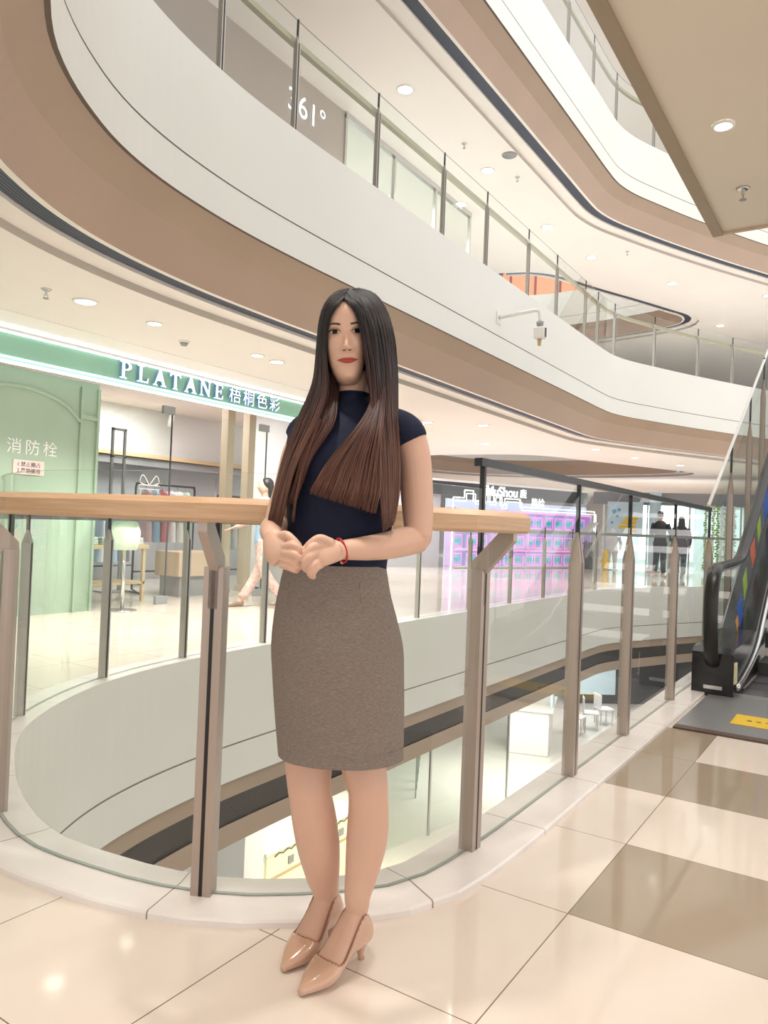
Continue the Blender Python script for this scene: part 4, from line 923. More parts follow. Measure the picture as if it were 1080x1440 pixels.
# left hand (right in view): four fingers bend down over the other hand, thumb along the top
finger([(-0.018, -0.19, 1.0492), (-0.034, -0.205, 1.0426), (-0.0458, -0.208, 1.0263), (-0.0496, -0.196, 1.0097)], .0092, .0072)
finger([(-0.0218, -0.194, 1.0315), (-0.0373, -0.212, 1.0221), (-0.0477, -0.212, 1.0058), (-0.0456, -0.196, 0.9922)], .0095, .0072)
finger([(-0.0164, -0.192, 1.014), (-0.0285, -0.212, 1.0034), (-0.0361, -0.21, 0.9887), (-0.0324, -0.194, 0.9782)], .0092, .0070)
finger([(-0.0115, -0.188, 1.0043), (-0.0209, -0.206, 0.997), (-0.0281, -0.208, 0.9841), (-0.0276, -0.194, 0.9768)], .0088, .0066)
finger([(0.0052, -0.18, 1.0547), (-0.017, -0.19, 1.0637), (-0.0355, -0.194, 1.0535), (-0.0498, -0.19, 1.0383)], .0115, .0078)
# right hand (left in view): fingers point across, tips tucked under
finger([(-0.0966, -0.178, 1.0426), (-0.0751, -0.196, 1.0455), (-0.0601, -0.198, 1.0382), (-0.051, -0.19, 1.0286)], .0092, .0072)
finger([(-0.0954, -0.182, 1.0266), (-0.0736, -0.202, 1.0266), (-0.0604, -0.202, 1.0175), (-0.0532, -0.192, 1.0093)], .0094, .0072)
finger([(-0.0966, -0.18, 1.0103), (-0.0762, -0.2, 1.0072), (-0.0647, -0.2, 0.9997), (-0.0593, -0.19, 0.9961)], .0090, .0070)
finger([(-0.1015, -0.176, 0.9986), (-0.0845, -0.194, 0.9954), (-0.0743, -0.197, 0.9912), (-0.0672, -0.188, 0.9877)], .0085, .0064)
finger([(-0.1192, -0.15, 1.0606), (-0.0971, -0.17, 1.0684), (-0.0789, -0.182, 1.0579), (-0.0652, -0.184, 1.0456)], .0115, .0080)
# legs
body.append(limb([(0.0735, 0.02, 0.8414), (0.0847, 0.02, 0.6979), (0.0937, 0.018, 0.5641), (0.0981, 0.016, 0.4987), (0.1113, 0.004, 0.4445), (0.1143, 0.008, 0.413), (0.1162, 0.022, 0.3579), (0.1134, 0.026, 0.2899), (0.1039, 0.02, 0.2154), (0.0971, 0.006, 0.1722), (0.0982, 0.01, 0.1419), (0.1025, 0.02, 0.1157)], [.088, .077, .064, .0585, .0515, .050, .0525, .0515, .0415, .0335, .029, .021], (0, 1, 0), 28))
body.append(limb([(-0.0446, 0.03, 0.8354), (-0.0426, 0.034, 0.6899), (-0.0431, 0.04, 0.5526), (-0.0423, 0.042, 0.485), (-0.0372, 0.032, 0.4289), (-0.0327, 0.036, 0.3971), (-0.0232, 0.06, 0.334), (-0.0108, 0.08, 0.2566), (0.0023, 0.096, 0.1761), (0.0113, 0.098, 0.1348), (0.0138, 0.102, 0.1106), (0.016, 0.11, 0.09)], [.088, .077, .064, .0605, .0555, .0545, .0575, .0555, .0445, .0345, .029, .021], (0, 1, 0), 28))
# feet inside the pumps
SEC = [(.0, .013, .047, .082), (.012, .026, .045, .104), (.035, .0325, .043, .134), (.06, .0335, .040, .150), (.085, .032, .036, .138), (.11, .033, .028, .114), (.14, .037, .017, .083), (.17, .0395, .009, .059), (.195, .0365, .006, .046), (.22, .0275, .006, .036), (.245, .015, .007, .026), (.266, .0045, .008, .016)]
FEET = [((.124, .046), (-.026, -.136)), ((.040, .142), (-.078, -.046))]
def foot_sections(heel, toe, grow, k=24, zgrow=0.):
    h = np.array(heel); d = np.array(toe)-h; L = np.linalg.norm(d); d /= L; nrm = np.array([-d[1], d[0]]); out = []
    for t, hw, zb, zt in catmull([(s[0]*L/.27, s[1], s[2], s[3]) for s in SEC], 8):
        c = h+d*t; zc_ = (zb+zt)/2; hz = (zt-zb)/2
        out.append([(c[0]+nrm[0]*(hw+grow)*math.copysign(abs(math.cos(a))**.85, math.cos(a)), c[1]+nrm[1]*(hw+grow)*math.copysign(abs(math.cos(a))**.85, math.cos(a)), max(.0015, zc_+(hz+grow+zgrow)*math.sin(a))) for a in [2*PI*q/k for q in range(k)]])
    return out
for heel, toe in FEET:
    sec = foot_sections(heel, toe, -.0015); V = [p for s in sec for p in s]; k = 24; F = []
    for i in range(len(sec)-1):
        for q in range(k): F.append((i*k+q, i*k+(q+1) % k, (i+1)*k+(q+1) % k, (i+1)*k+q))
    F += [tuple(range(k)), tuple((len(sec)-1)*k+q for q in range(k))]
    body.append((V, F))
# head: horizontal slices with a modelled face
ZF = [(0, .050), (.006, .070), (.014, .0795), (.024, .0805), (.034, .0775), (.042, .0795), (.05, .081), (.062, .080), (.075, .083), (.09, .084), (.105, .083), (.118, .082), (.13, .0855), (.14, .0885), (.155, .0905), (.17, .088), (.185, .079), (.2, .061), (.212, .038), (.22, .001)]
ZW = [(0, .018), (.006, .028), (.014, .036), (.024, .043), (.04, .0515), (.055, .057), (.07, .0615), (.09, .0655), (.11, .068), (.13, .070), (.15, .0695), (.17, .065), (.185, .056), (.2, .042), (.212, .026), (.22, .001)]
ZB = [(0, .012), (.02, -.02), (.04, -.05), (.06, -.072), (.1, -.094), (.14, -.1), (.17, -.09), (.19, -.07), (.205, -.045), (.22, -.001)]
ip = lambda T, z: float(np.interp(z, [t[0] for t in T], [t[1] for t in T]))
NZ = [(.064, 0), (.070, .006), (.075, .0165), (.081, .0205), (.09, .0165), (.10, .011), (.11, .0065), (.122, .002), (.135, 0)]
g2 = lambda x, z, cx, cz, sx, sz: math.exp(-((x-cx)/sx)**2-((z-cz)/sz)**2)
def face_y(x, z):
    w_ = ip(ZW, z); f = ip(ZF, z); t = min(1, abs(x)/max(w_, 1e-4)); y = f*max(0., 1-t**2.35)**(1/2.35)
    sx = .0072+.0035*max(0, min(1, (.12-z)/.04))
    y += ip(NZ, z)*math.exp(-(x/sx)**2)
    for s_ in (-1, 1):
        y += .0075*g2(x, z, s_*.0145, .0765, .0068, .006)-.0075*g2(x, z, s_*.0325, .1180, .016, .0085)+.0025*g2(x, z, s_*.034, .134, .018, .006)+.0045*g2(x, z, s_*.042, .088, .018, .015)
    y += .0055*g2(x, z, 0, .0505, .024, .0085)-.0022*g2(x, z, 0, .0505, .026, .0016)-.003*g2(x, z, 0, .036, .016, .005)+.003*g2(x, z, 0, .014, .014, .009)-.0012*g2(x, z, 0, .064, .003, .006)
    return y
def open_lo(t):
    return float(np.interp(t, [0, .16, .25, .34, .44, .56, .60, .63, .655, .67], [50, 46, 36, 22, 9, 5, 14, 34, 62, 90]))
HEADM = Matrix.Translation((0.0283, -0.088, 1.4421)) @ Matrix.Rotation(R(-5.5), 4, 'Y') @ Matrix.Rotation(R(3), 4, 'X') @ Matrix.Rotation(R(3), 4, 'Z') @ Matrix.Diagonal((.83, .93, 1.03, 1)) @ Matrix.Translation((0, .080, -.002))
def hp(x, y, z): return tuple(HEADM @ Vector((x, -y, z)))     # head space: x right in view, y out of the face, z up
def head_data(grow=0., nz=66, seg=120):
    V = []; F = []; zs = np.linspace(0, .22, nz)
    for z in zs:
        w_ = ip(ZW, z)+grow; b_ = ip(ZB, z)-grow
        for k in range(seg):
            a = 2*PI*k/seg; x = w_*math.sin(a)
            if math.cos(a) >= 0:
                t = abs(math.sin(a)); yy = face_y(x*(ip(ZW, z)/max(w_, 1e-4))*.9999, z)+grow*max(0, math.cos(a)); y = yy
            else: y = b_*abs(math.cos(a))
            V.append(hp(x, y, z+(grow if z > .2 else 0)))
    for i in range(nz-1):
        for k in range(seg): F.append((i*seg+k, i*seg+(k+1) % seg, (i+1)*seg+(k+1) % seg, (i+1)*seg+k))
    F.append(tuple(range(seg-1, -1, -1))); F.append(tuple((nz-1)*seg+k for k in range(seg)))
    return V, F
body.append(head_data())
bd = remesh('body', body, .0023, skin, wm, 6, .5)
# face parts that follow the face surface
def patch(name, outline_rows, m, parent, off=.0012, bulge=0.):
    """outline_rows: list of (x, z_low, z_high)"""
    V = []; F = []; n = 7
    for i, (x, z0, z1) in enumerate(outline_rows):
        for j in range(n):
            t = j/(n-1); z = z0+(z1-z0)*t; e = i/(len(outline_rows)-1)
            V.append(hp(x, face_y(x, z)+off+bulge*math.sin(PI*t)*math.sin(PI*e)**.6, z))
    for i in range(len(outline_rows)-1):
        for j in range(n-1): F.append((i*n+j, (i+1)*n+j, (i+1)*n+j+1, i*n+j+1))
    return mesh(name, V, F, m, parent, True)
head_parts = []
for s_ in (-1, 1):
    cx, cz, hw = s_*.0325, .1180, .0166
    rows = []; up = []; crease = []
    for t in np.linspace(-1, 1, 15):
        tilt = .0012*t*s_
        hi = .0050*(1-abs(t)**2.2)+tilt; lo = -.0032*(1-abs(t)**2)+tilt
        rows.append((cx+hw*t, cz+lo, cz+hi+1e-5)); up.append((cx+hw*1.08*t, cz+hi-.0006, cz+hi+.0015+.0006*(t*s_))); crease.append((cx+hw*t, cz+hi+.0042, cz+hi+.0048))
    e = patch('eye', rows, eyewhite, bd, .0022, .0018)
    rr = []
    for t in np.linspace(-1, 1, 13):
        h = .0058*math.sqrt(max(0, 1-t*t)); x = cx+.0078*t+.0006; tt = (x-cx)/hw
        rr.append((x, max(cz+.0010-h, cz-.0032*(1-tt*tt)), min(cz+.0010+h, cz+.0050*(1-abs(tt)**2.2))+1e-5))
    patch('iris', rr, iris_m, e, .0044, .0006)
    patch('upper_lashes', up, lash_m, e, .0042, .0004); patch('eyelid_crease', crease, nostril_m, e, .0016)
    patch('lower_lashes', [(x, z0-.0007, z0+.0001) for x, z0, z1 in rows[1:-1]], nostril_m, e, .0026)
    patch('eyebrow', [(s_*x, z-th*.5, z+th*.5) for x, z, th in ((.0145, .1330, .0032), (.019, .1338, .0048), (.026, .1350, .0048), (.035, .1364, .0042), (.044, .1364, .0030), (.052, .1342, .0012))][::s_], brow_m, bd, .0016)
    patch('nostril', [(s_*.0082+.0046*t, .0722-.0014*math.sqrt(1-t*t), .0722+.0014*math.sqrt(1-t*t)+1e-5) for t in np.linspace(-1, 1, 7)], nostril_m, bd, .0022)
ul = []; ll = []; ml = []
for t in np.linspace(-1, 1, 23):
    x = .0305*t; a = abs(t); top = .0505+.0066*(1-a**1.6)-.0013*math.exp(-(t/.15)**2)+.0022*a*a; mid = .0505+.0022*a*a; bot = .0505-.0072*(1-a**2.0)+.0022*a*a
    ul.append((x, mid, top+1e-5)); ll.append((x, bot, mid+1e-5)); ml.append((x, mid-.0006, mid+.0006))
lp = patch('lips', ul, lip_m, bd, .0018, .0016); patch('lower_lip', ll, lip_m, lp, .0018, .0026); patch('mouth_line', ml, nostril_m, lp, .0026)

# ---------- clothes
top = [ring_loft(dense([(0.0173, 0.01, 0.9733, 0.123, 0.098), (0.0158, 0.008, 0.9931, 0.1221, 0.097), (0.0161, 0.006, 1.0561, 0.1283, 0.099), (0.0142, 0.003, 1.1279, 0.1344, 0.104), (0.0141, -0.002, 1.1815, 0.1376, 0.113), (0.0148, -0.004, 1.2351, 0.1403, 0.121), (0.015, -0.002, 1.2712, 0.1423, 0.117), (0.0174, 0.004, 1.3169, 0.1419, 0.106), (0.0247, 0.01, 1.3486, 0.1316, 0.092), (0.0327, 0.014, 1.3712, 0.112, 0.079), (0.0363, 0.018, 1.3901, 0.0842, 0.07), (0.0366, 0.02, 1.405, 0.0562, 0.061), (0.037, 0.019, 1.4177, 0.0444, 0.056), (0.0371, 0.018, 1.4265, 0.0421, 0.0545)]))]
top.append(limb([(0.0984, 0.016, 1.356), (0.1367, 0.014, 1.35), (0.1698, 0.012, 1.3347), (0.1852, 0.011, 1.3099)], [.044, .049, .0505, .048], (0, 1, 0), 28))
top.append(limb([(-0.0212, 0.02, 1.3518), (-0.0482, 0.021, 1.3436), (-0.0802, 0.022, 1.3261), (-0.0924, 0.025, 1.3041)], [.044, .048, .0485, .046], (0, 1, 0), 28))
tp = remesh('top', top, .0045, navy, bd, 5, .5)
V, F = tube_data([((0.0367, 0.018, 1.4265)[0]+.043*math.cos(a), (0.0367, 0.018, 1.4265)[1]+.0525*math.sin(a), (0.0367, 0.018, 1.4265)[2]) for a in np.linspace(0, 2*PI, 33)], [.0035]*33, 8); mesh('collar_edge', V, F, navy, tp, True)
rings = dense([(0.0401, 0.012, 0.5155, 0.1575, 0.118), (0.0384, 0.012, 0.5369, 0.1585, 0.119), (0.032, 0.014, 0.6255, 0.1633, 0.123), (0.0257, 0.014, 0.7147, 0.1661, 0.128), (0.0204, 0.014, 0.7898, 0.1666, 0.132), (0.0138, 0.012, 0.8581, 0.1563, 0.126), (0.0087, 0.01, 0.9209, 0.1427, 0.114), (0.0084, 0.008, 0.9749, 0.1319, 0.104), (0.0094, 0.007, 0.9966, 0.1265, 0.101)], 8)
V = []; F = []; seg = 96; N = len(rings)
for i, (cx, cy, cz, rx, ry) in enumerate(rings):
    f = 1-i/(N-1)
    for k in range(seg):
        a = 2*PI*k/seg; fold = 1+.010*f*math.sin(5*a+1.2)*max(0, f-.15)+.004*f*math.sin(11*a+3*f)-.02*max(0, f-.4)*math.exp(-((a-1.5*PI)/.22)**2)
        V.append((cx+rx*fold*math.cos(a), cy+ry*fold*math.sin(a), cz))
for i in range(N-1):
    for k in range(seg): F.append((i*seg+k, i*seg+(k+1) % seg, (i+1)*seg+(k+1) % seg, (i+1)*seg+k))
sk = mesh('skirt', V, F, heather, bd, True); so = sk.modifiers.new('s', 'SOLIDIFY'); so.thickness = .004; so.offset = -1
# darts and side vent
for x0 in (404, 507):
    pass
for pts in ([(-0.0954, -0.095, 0.9554), (-0.095, -0.104, 0.9324), (-0.093, -0.112, 0.9097)], [(0.0726, -0.094, 0.9585), (0.0772, -0.104, 0.9358), (0.08, -0.112, 0.9132)]):
    tube('dart_seam', pts, .0012, heather, sk, 6)
tube('hem_stitch', [(r_[0]+r_[3]*1.003*math.cos(a), r_[1]+r_[4]*1.003*math.sin(a), r_[2]+.03) for r_ in [rings[1]] for a in np.linspace(PI, 2*PI, 40)], .0009, heather, sk, 6)
# pumps
for heel, toe in FEET:
    k = 60; sec = foot_sections(heel, toe, .0022, k); n = len(sec); V = [p for s in sec for p in s]; F = []
    for i in range(n-1):
        t = i/(n-1)
        for q in range(k):
            a = 360*(q+.5)/k
            # opening: from just behind the toe cap back to the counter, wider over the instep
            lo = open_lo(t)
            if t < .67 and lo < a < 180-lo: continue
            F.append((i*k+q, i*k+(q+1) % k, (i+1)*k+(q+1) % k, (i+1)*k+q))
    F += [tuple((n-1)*k+q for q in range(k))]
    sh_ = mesh('shoe', V, F, patent, bd, True); so = sh_.modifiers.new('s', 'SOLIDIFY'); so.thickness = .0022; so.offset = 1
    h = np.array(heel); d = np.array(toe)-h; d /= np.linalg.norm(d); c = h+d*.022
    V, F = tube_data([(c[0]-d[0]*.004, c[1]-d[1]*.004, .0), (c[0], c[1], .012), (c[0], c[1], .03), (c[0]+d[0]*.004, c[1]+d[1]*.004, .05)], [.0085, .008, .012, .023], 14, (1, 0, 0)); mesh('heel', V, F, patent, sh_, True)
    # bright edge around the opening
    edge = []
    for i in range(1, n):
        t = i/(n-1)
        if t > .675: break
        edge.append((i, open_lo(t)))
    def ep(i, ang):
        q = ang/360*k; q0 = int(q) % k; f = q-int(q); A = np.array(sec[i][q0]); B = np.array(sec[i][(q0+1) % k]); return A+(B-A)*f
    lft = [ep(i, lo) for i, lo in edge]; rgt = [ep(i, 180-lo) for i, lo in edge][::-1]
    tube('topline', catmull(lft+rgt, 2), .0021, insole, sh_, 6)
# bracelet
c = np.array((0.0308, -0.163, 1.0373)); ax = np.array((0.0435, -0.155, 1.0384))-np.array((0.0183, -0.171, 1.0363)); ax /= np.linalg.norm(ax); e1 = np.cross(ax, (0, 0, 1)); e1 /= np.linalg.norm(e1); e2 = np.cross(ax, e1)
lean = lambda a: ax*(.006*math.sin(a))
br_ = tube('bracelet', [c+e1*.0245*math.cos(a)+e2*.0278*math.sin(a)+lean(a) for a in np.linspace(0, 2*PI, 37)], .0022, redcord, bd, 8)
for a in (PI*1.02, PI*.93, PI*1.10, PI*.6):
    V, F = ball(c+e1*.027*math.cos(a)+e2*.030*math.sin(a)+lean(a), .0042); mesh('bead', V, F, bead_m, br_, True)

# ---------- hair
HV = []; HF = []; HT = []
HMI = np.array(HEADM.inverted()); HMF = np.array(HEADM)
def out_of_skull(P):
    q = np.c_[P, np.ones(len(P))] @ HMI.T; c = np.array([0, .006, .122]); rad = np.array([.0755, .099, .104])*rng.uniform(1.035, 1.10)
    u = (q[:, :3]-c)/rad; L = np.linalg.norm(u, axis=1); m = (L < 1) & (q[:, 2] > .06) & ((q[:, 1] > -.062) | (q[:, 2] > .165))
    u[m] /= L[m][:, None]; q[:, :3] = np.where(m[:, None], c+u*rad, q[:, :3])
    gr = rng.uniform(.006, .012)
    for i in range(len(q)):
        x, y, z = q[i, :3]
        if .06 < z < .2 and (y < -.02 or abs(x) > .03):
            w_ = ip(ZW, z)+gr; f_ = ip(ZF, z)+gr if y < 0 else -ip(ZB, z)+gr
            mm = (abs(x)/w_)**2.35+(abs(y)/f_)**2.35
            if .25 < mm < 1: q[i, :2] *= mm**(-1/2.35)
    P = (q @ HMF.T)[:, :3]
    for _ in range(3): P[1:-1] = (P[:-2]+2*P[1:-1]+P[2:])/4
    return P
def strand(pts, r, tone, n=34):
    P = out_of_skull(catmull(pts, max(2, n//(len(pts)-1)))); L = len(P); rad = [r*(1-.75*max(0, (i/(L-1)-.8)/.2)) for i in range(L)]
    V, F = tube_data(P, rad, 4, (0, 1, 0), False); o = len(HV); HV.extend(V); HF.extend(tuple(i+o for i in f) for f in F); HT.extend([tone]*len(V))
def lock(stations, count, thick, bulge, r=.0013, s_pow=1., ragged=.06, layer_jit=1., swirl=0.):
    """stations: list of (left xyz, right xyz); strands spread over the sheet and through its depth"""
    A = np.array([s[0] for s in stations], float); B = np.array([s[1] for s in stations], float); m_ = len(stations)
    for q in range(count):
        s = rng.random(); l = rng.random()**1.4; ph = rng.random()*6.28; end = 1-ragged*rng.random()
        pts = []
        for i in range(m_):
            ss = min(1, max(0, s+.03*math.sin(ph+i*.7)*(i/m_)))
            p = A[i]*(1-ss)+B[i]*ss
            th = thick[i] if np.ndim(thick) else thick; bu = bulge[i] if np.ndim(bulge) else bulge
            p = p+np.array([0, -bu*4*ss*(1-ss)+th*l, 0])+rng.normal(0, .0008, 3)*layer_jit
            pts.append(p)
        if end < 1: pts[-1] = pts[-2]+(pts[-1]-pts[-2])*(.3+.7*rng.random()) if ragged > .1 else pts[-1]+np.array([0, 0, rng.random()*ragged*.3])
        strand(pts, r*rng.uniform(.7, 1.25), rng.normal(0, .28))
# right-hand mass (falls from the parting past the face and down to the forearm)
RT = [((0.0115, -0.093, 1.6328), (0.0351, 0.07, 1.7184)), ((0.0283, -0.108, 1.6136), (0.0825, 0.06, 1.704)), ((0.0428, -0.108, 1.5903), (0.1162, 0.04, 1.6474)), ((0.0572, -0.106, 1.5454), (0.135, 0.025, 1.5816)), ((0.0728, -0.1, 1.4706), (0.1454, 0.015, 1.4975)), ((0.0824, -0.1, 1.401), (0.1481, 0.0, 1.4206)), ((0.0923, -0.125, 1.3299), (0.1541, -0.045, 1.3358)), ((0.1042, -0.142, 1.245), (0.1602, -0.075, 1.2528)), ((0.1141, -0.14, 1.1625), (0.1612, -0.09, 1.1747)), ((0.1255, -0.142, 1.0834), (0.1502, -0.1, 1.1009))]
lock(RT, 620, [.012, .02, .03, .035, .035, .035, .03, .03, .03, .03], [.0, .012, .02, .022, .022, .018, .008, .006, .005, .004], .0016, ragged=.08)
# left-hand tress
LT = [((0.008, -0.093, 1.6327), (0.037, 0.07, 1.7176)), ((-0.004, -0.106, 1.6112), (-0.0225, 0.05, 1.6968)), ((-0.0201, -0.104, 1.5872), (-0.0575, 0.03, 1.6432)), ((-0.0287, -0.094, 1.5485), (-0.0623, 0.02, 1.5798)), ((-0.0272, -0.07, 1.4886), (-0.064, 0.01, 1.4882)), ((-0.0188, -0.08, 1.4263), (-0.072, -0.01, 1.4246)), ((-0.036, -0.12, 1.3424), (-0.0985, -0.035, 1.3554)), ((-0.0644, -0.13, 1.2812), (-0.1218, -0.06, 1.2743)), ((-0.0914, -0.134, 1.218), (-0.138, -0.07, 1.1983)), ((-0.1058, -0.128, 1.1459), (-0.1485, -0.075, 1.1373)), ((-0.1175, -0.12, 1.0803), (-0.1543, -0.08, 1.0889))]
lock(LT, 420, [.012, .02, .025, .03, .03, .035, .03, .028, .026, .024, .02], [0, .006, .01, .010, .01, .008, .006, .006, .006, .005, .004], .0015, ragged=.08)
# loose thin wisps on the left
lock([((-0.0392, -0.122, 1.3419), (-0.0308, -0.122, 1.3423)), ((-0.0665, -0.132, 1.2559), (-0.0581, -0.132, 1.2562)), ((-0.0833, -0.13, 1.1718), (-0.0783, -0.13, 1.172)), ((-0.0908, -0.125, 1.0964), (-0.0858, -0.125, 1.0966))], 14, .006, 0, .0011)
# lock swept across the chest, cut on the slant
FT = [((0.0858, -0.07, 1.4323), (0.1135, -0.07, 1.4333)), ((0.0784, -0.105, 1.3745), (0.1159, -0.105, 1.3709)), ((0.0421, -0.146, 1.3086), (0.112, -0.146, 1.3014)), ((-0.0048, -0.15, 1.2483), (0.1145, -0.15, 1.2365)), ((-0.0314, -0.146, 1.2029), (0.1136, -0.15, 1.1753)), ((-0.0484, -0.142, 1.1643), (0.1058, -0.148, 1.1223))]
lock(FT, 430, [.012]*6, [.0, .003, .006, .006, .005, .004], .0014, ragged=.03)
# back of the hair behind the neck and shoulders
BT = [((-0.0298, 0.02, 1.6542), (0.0683, 0.02, 1.6581)), ((-0.0616, 0.06, 1.5901), (0.1294, 0.06, 1.5976)), ((-0.0638, 0.065, 1.4979), (0.1405, 0.065, 1.506)), ((-0.0717, 0.07, 1.4051), (0.1479, 0.07, 1.4138)), ((-0.0804, 0.135, 1.2803), (0.15, 0.135, 1.2893)), ((-0.0674, 0.145, 1.1271), (0.1485, 0.145, 1.1355))]
lock(BT, 300, .03, -.03, .0022)
# inner veil beside the neck
lock([((-0.0363, -0.03, 1.5502), (-0.0231, -0.02, 1.5568)), ((-0.0302, -0.03, 1.4883), (-0.0033, -0.02, 1.4647)), ((-0.0348, -0.05, 1.4224), (0.002, -0.045, 1.4142)), ((-0.0418, -0.11, 1.3401), (-0.0008, -0.112, 1.3313)), ((-0.0743, -0.122, 1.2565), (-0.0472, -0.125, 1.2573)), ((-0.1034, -0.118, 1.138), (-0.0867, -0.118, 1.1386))], 170, .02, .004, .0018, ragged=.25)
lock([((0.0666, -0.04, 1.5518), (0.0908, -0.02, 1.5577)), ((0.0753, -0.04, 1.4638), (0.112, -0.01, 1.4713)), ((0.0838, -0.06, 1.3904), (0.1237, -0.02, 1.3984))], 140, .04, .004, .002)
# scalp cap under the strands
capV = []; capF = []; nz = 120; seg = 200; zs = np.linspace(.015, .22, nz); idx = {}
for i, z in enumerate(zs):
    w_ = ip(ZW, z)+.0035; b_ = ip(ZB, z)-.006; f_ = ip(ZF, z)+.0028
    for k_ in range(seg):
        a = 2*PI*k_/seg; x = w_*math.sin(a); y = f_*max(0, 1-abs(math.sin(a))**2.35)**(1/2.35) if math.cos(a) >= 0 else b_*abs(math.cos(a))
        idx[i, k_] = len(capV); capV.append(hp(x, y, z+(.004 if z > .2 else .002*(z/.2))))
        
def inhair(i, k_):
    z = zs[i]; a = 2*PI*(k_+.5)/seg; x = math.sin(a); c_ = math.cos(a)
    if c_ < -.05: return True
    hl = .187-(.085 if x < 0 else .075)*abs(x)**1.7          # hairline height dips to the temples
    if z > hl: return True
    return abs(x) > (.93 if x < 0 else .86) and z > .03
for i in range(nz-1):
    for k_ in range(seg):
        if inhair(i, k_): capF.append((idx[i, k_], idx[i, (k_+1) % seg], idx[i+1, (k_+1) % seg], idx[i+1, k_]))
capF.append(tuple(idx[nz-1, k_] for k_ in range(seg)))
o = len(HV); HV.extend(capV); HF.extend(tuple(i+o for i in f) for f in capF); HT.extend([-.2]*len(capV))
hair = mesh('hair', HV, HF, hairm, bd, True)
at_ = hair.data.attributes.new('tone', 'FLOAT', 'POINT'); at_.data.foreach_set('value', np.array(HT, dtype=np.float32))

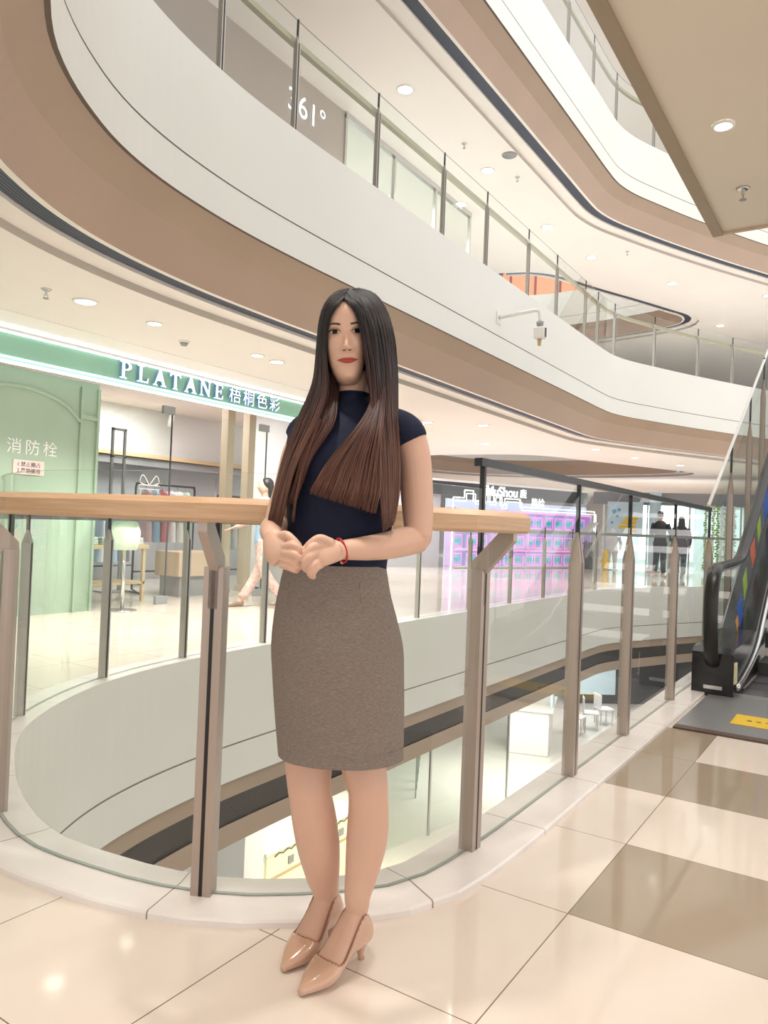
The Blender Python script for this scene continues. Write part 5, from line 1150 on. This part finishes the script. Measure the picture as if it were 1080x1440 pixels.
# ---------- people in the distance
def passer(label, loc, rz, h, step, mtop, mleg, mshoe, mhair, arms, group=None, longhair=False, sleeve=True):
    t = thing('person', label, 'person', loc, rz, group); s = h/1.7; Q = lambda x, y, z: (x*s, y*s, z*s)
    L = lambda sx, f, lift: [Q(sx*.085, 0, .90), Q(sx*.09, -.03*f-abs(f)*.02, .50), Q(sx*.085, -f*.5+(.04 if f < 0 else 0), .09+lift)]
    legs = [L(-1, step, 0), L(1, -step, .03 if step else 0)]
    arm = [[Q(sx*.17, 0, 1.38)] + [Q(*p) for p in a] for sx, a in zip((-1, 1), arms)]
    b = [limb([Q(0, 0, z) for z in (.86, 1.0, 1.12, 1.28, 1.40, 1.45)], [(.15*s, .10*s), (.13*s, .09*s), (.12*s, .085*s), (.155*s, .1*s), (.13*s, .075*s), (.05*s, .05*s)], (0, 1, 0), 18), limb([Q(0, .0, 1.40), Q(0, 0, 1.50), Q(0, -.01, 1.55)], [.05*s]*3, (0, 1, 0), 12), ball(Q(0, -.012, 1.595), (.072*s, .09*s, .108*s)), ball(Q(0, -.105, 1.585), (.012*s, .016*s, .018*s))]
    for l_ in legs: b += [limb(l_, [.08*s, .053*s, .036*s], (0, 1, 0), 14), limb([l_[-1], (l_[-1][0], l_[-1][1]-.06*s, l_[-1][2]-.055*s), (l_[-1][0], l_[-1][1]-.16*s, l_[-1][2]-.065*s)], [.036*s, .034*s, .022*s], (0, 0, 1), 12)]
    for a in arm:
        b += [limb(a, [.05*s, .036*s, .026*s], (0, 1, 0), 12)]
        e = np.array(a[-1]); d = (e-np.array(a[-2])); d /= np.linalg.norm(d); b.append(limb([e, e+d*.05*s, e+d*.09*s], [(.028*s, .016*s), (.034*s, .014*s), (.028*s, .01*s)], (0, 1, 0), 10))
        for q in range(4): b.append(limb([e+d*.08*s+np.array([0, (q-1.5)*.016*s, 0]), e+d*(.13+.01*(q in (1, 2)))*s+np.array([0, (q-1.5)*.017*s-.01*s, 0])], [.008*s, .006*s], (0, 0, 1), 8, 3))
        b.append(limb([e+d*.02*s, e+d*.06*s+np.array([0, -.04*s, 0])], [.01*s, .007*s], (0, 0, 1), 8, 3))
    bo = remesh('body', b, .008*s, skin2, t, 2)
    c = [limb([Q(0, 0, z) for z in (.84, .9, 1.0, 1.12, 1.28, 1.40, 1.46)], [(.172*s, .118*s), (.17*s, .118*s), (.15*s, .108*s), (.14*s, .104*s), (.175*s, .12*s), (.145*s, .092*s), (.066*s, .062*s)], (0, 1, 0), 20)]
    for a in arm:
        ee = np.array(a[-1])*.9+np.array(a[-2])*.1
        c.append(limb([a[0], a[1], tuple(ee)] if sleeve else [a[0], tuple(np.array(a[0])*.5+np.array(a[1])*.5)], [.066*s, .05*s, .037*s] if sleeve else [.066*s, .054*s], (0, 1, 0), 14))
    remesh('jacket' if sleeve else 'shirt', c, .011*s, mtop, bo, 2)
    c = [limb([Q(0, 0, .80), Q(0, 0, .88), Q(0, 0, .97)], [(.165*s, .115*s), (.16*s, .112*s), (.145*s, .1*s)], (0, 1, 0), 18)]
    for l_ in legs: c.append(limb([l_[0], l_[1], tuple(np.array(l_[2])*.93+np.array(l_[1])*.07)], [.097*s, .074*s, .062*s], (0, 1, 0), 14))
    remesh('trousers', c, .011*s, mleg, bo, 2)
    for l_ in legs:
        e = l_[-1]; remesh('shoe', [limb([(e[0], e[1]+.035*s, e[2]-.06*s), (e[0], e[1]-.03*s, e[2]-.045*s), (e[0], e[1]-.12*s, e[2]-.065*s), (e[0], e[1]-.19*s, e[2]-.07*s)], [(.036*s, .026*s), (.042*s, .04*s), (.045*s, .025*s), (.03*s, .016*s)], (0, 0, 1), 14)], .008*s, mshoe, bo, 1)
    hh = [ball(Q(0, .018, 1.63), (.083*s, .09*s, .092*s))]
    if longhair: hh.append(limb([Q(0, .04, 1.66), Q(0, .075, 1.52), Q(0, .11, 1.30)], [(.075*s, .06*s), (.09*s, .05*s), (.09*s, .035*s)], (0, 1, 0), 14))
    remesh('hair', hh, .009*s, mhair, bo, 1)
    return t
blk = pm('black_cloth', (.012, .012, .016), .8); dkhair = pm('black_hair', (.012, .010, .010), .5); shoew = pm('pale_shoe', (.55, .50, .47), .6); sandal = pm('brown_sandal', (.25, .17, .12), .6)
pinkprint = pm('pink_floral_cloth', (.66, .46, .42), .8); vary(pinkprint, 22, .28); skyblue = pm('sky_blue_cloth', (.30, .46, .64), .8); plum = pm('dark_plum_cloth', (.05, .035, .06), .8)
passer('person in black clothes with a raised hand, left of two shoppers far across', (20.55, 4.80, 0), HEAD-PI/2+2.4, 1.74, .12, blk, blk, shoew, dkhair, [[(-.26, -.05, 1.12), (-.12, -.24, 1.2)], [(.27, -.1, 1.12), (.10, -.26, 1.38)]], 'two shoppers across the hall')
passer('person with long dark hair and dark jacket, right of two shoppers far across', (20.9, 4.35, 0), HEAD-PI/2+2.9, 1.62, .1, plum, blk, shoew, dkhair, [[(-.24, .0, 1.1), (-.25, -.12, .9)], [(.24, .0, 1.1), (.25, -.1, .9)]], 'two shoppers across the hall', True)
passer('person in pink patterned trousers walking past the green shop, behind the rail', (7.02, 6.45, 0), HEAD-PI/2-1.25, 1.62, .5, skyblue, pinkprint, sandal, dkhair, [[(-.22, -.12, 1.14), (-.2, -.34, 1.05)], [(.22, .10, 1.12), (.2, .12, .88)]], None, True, False)
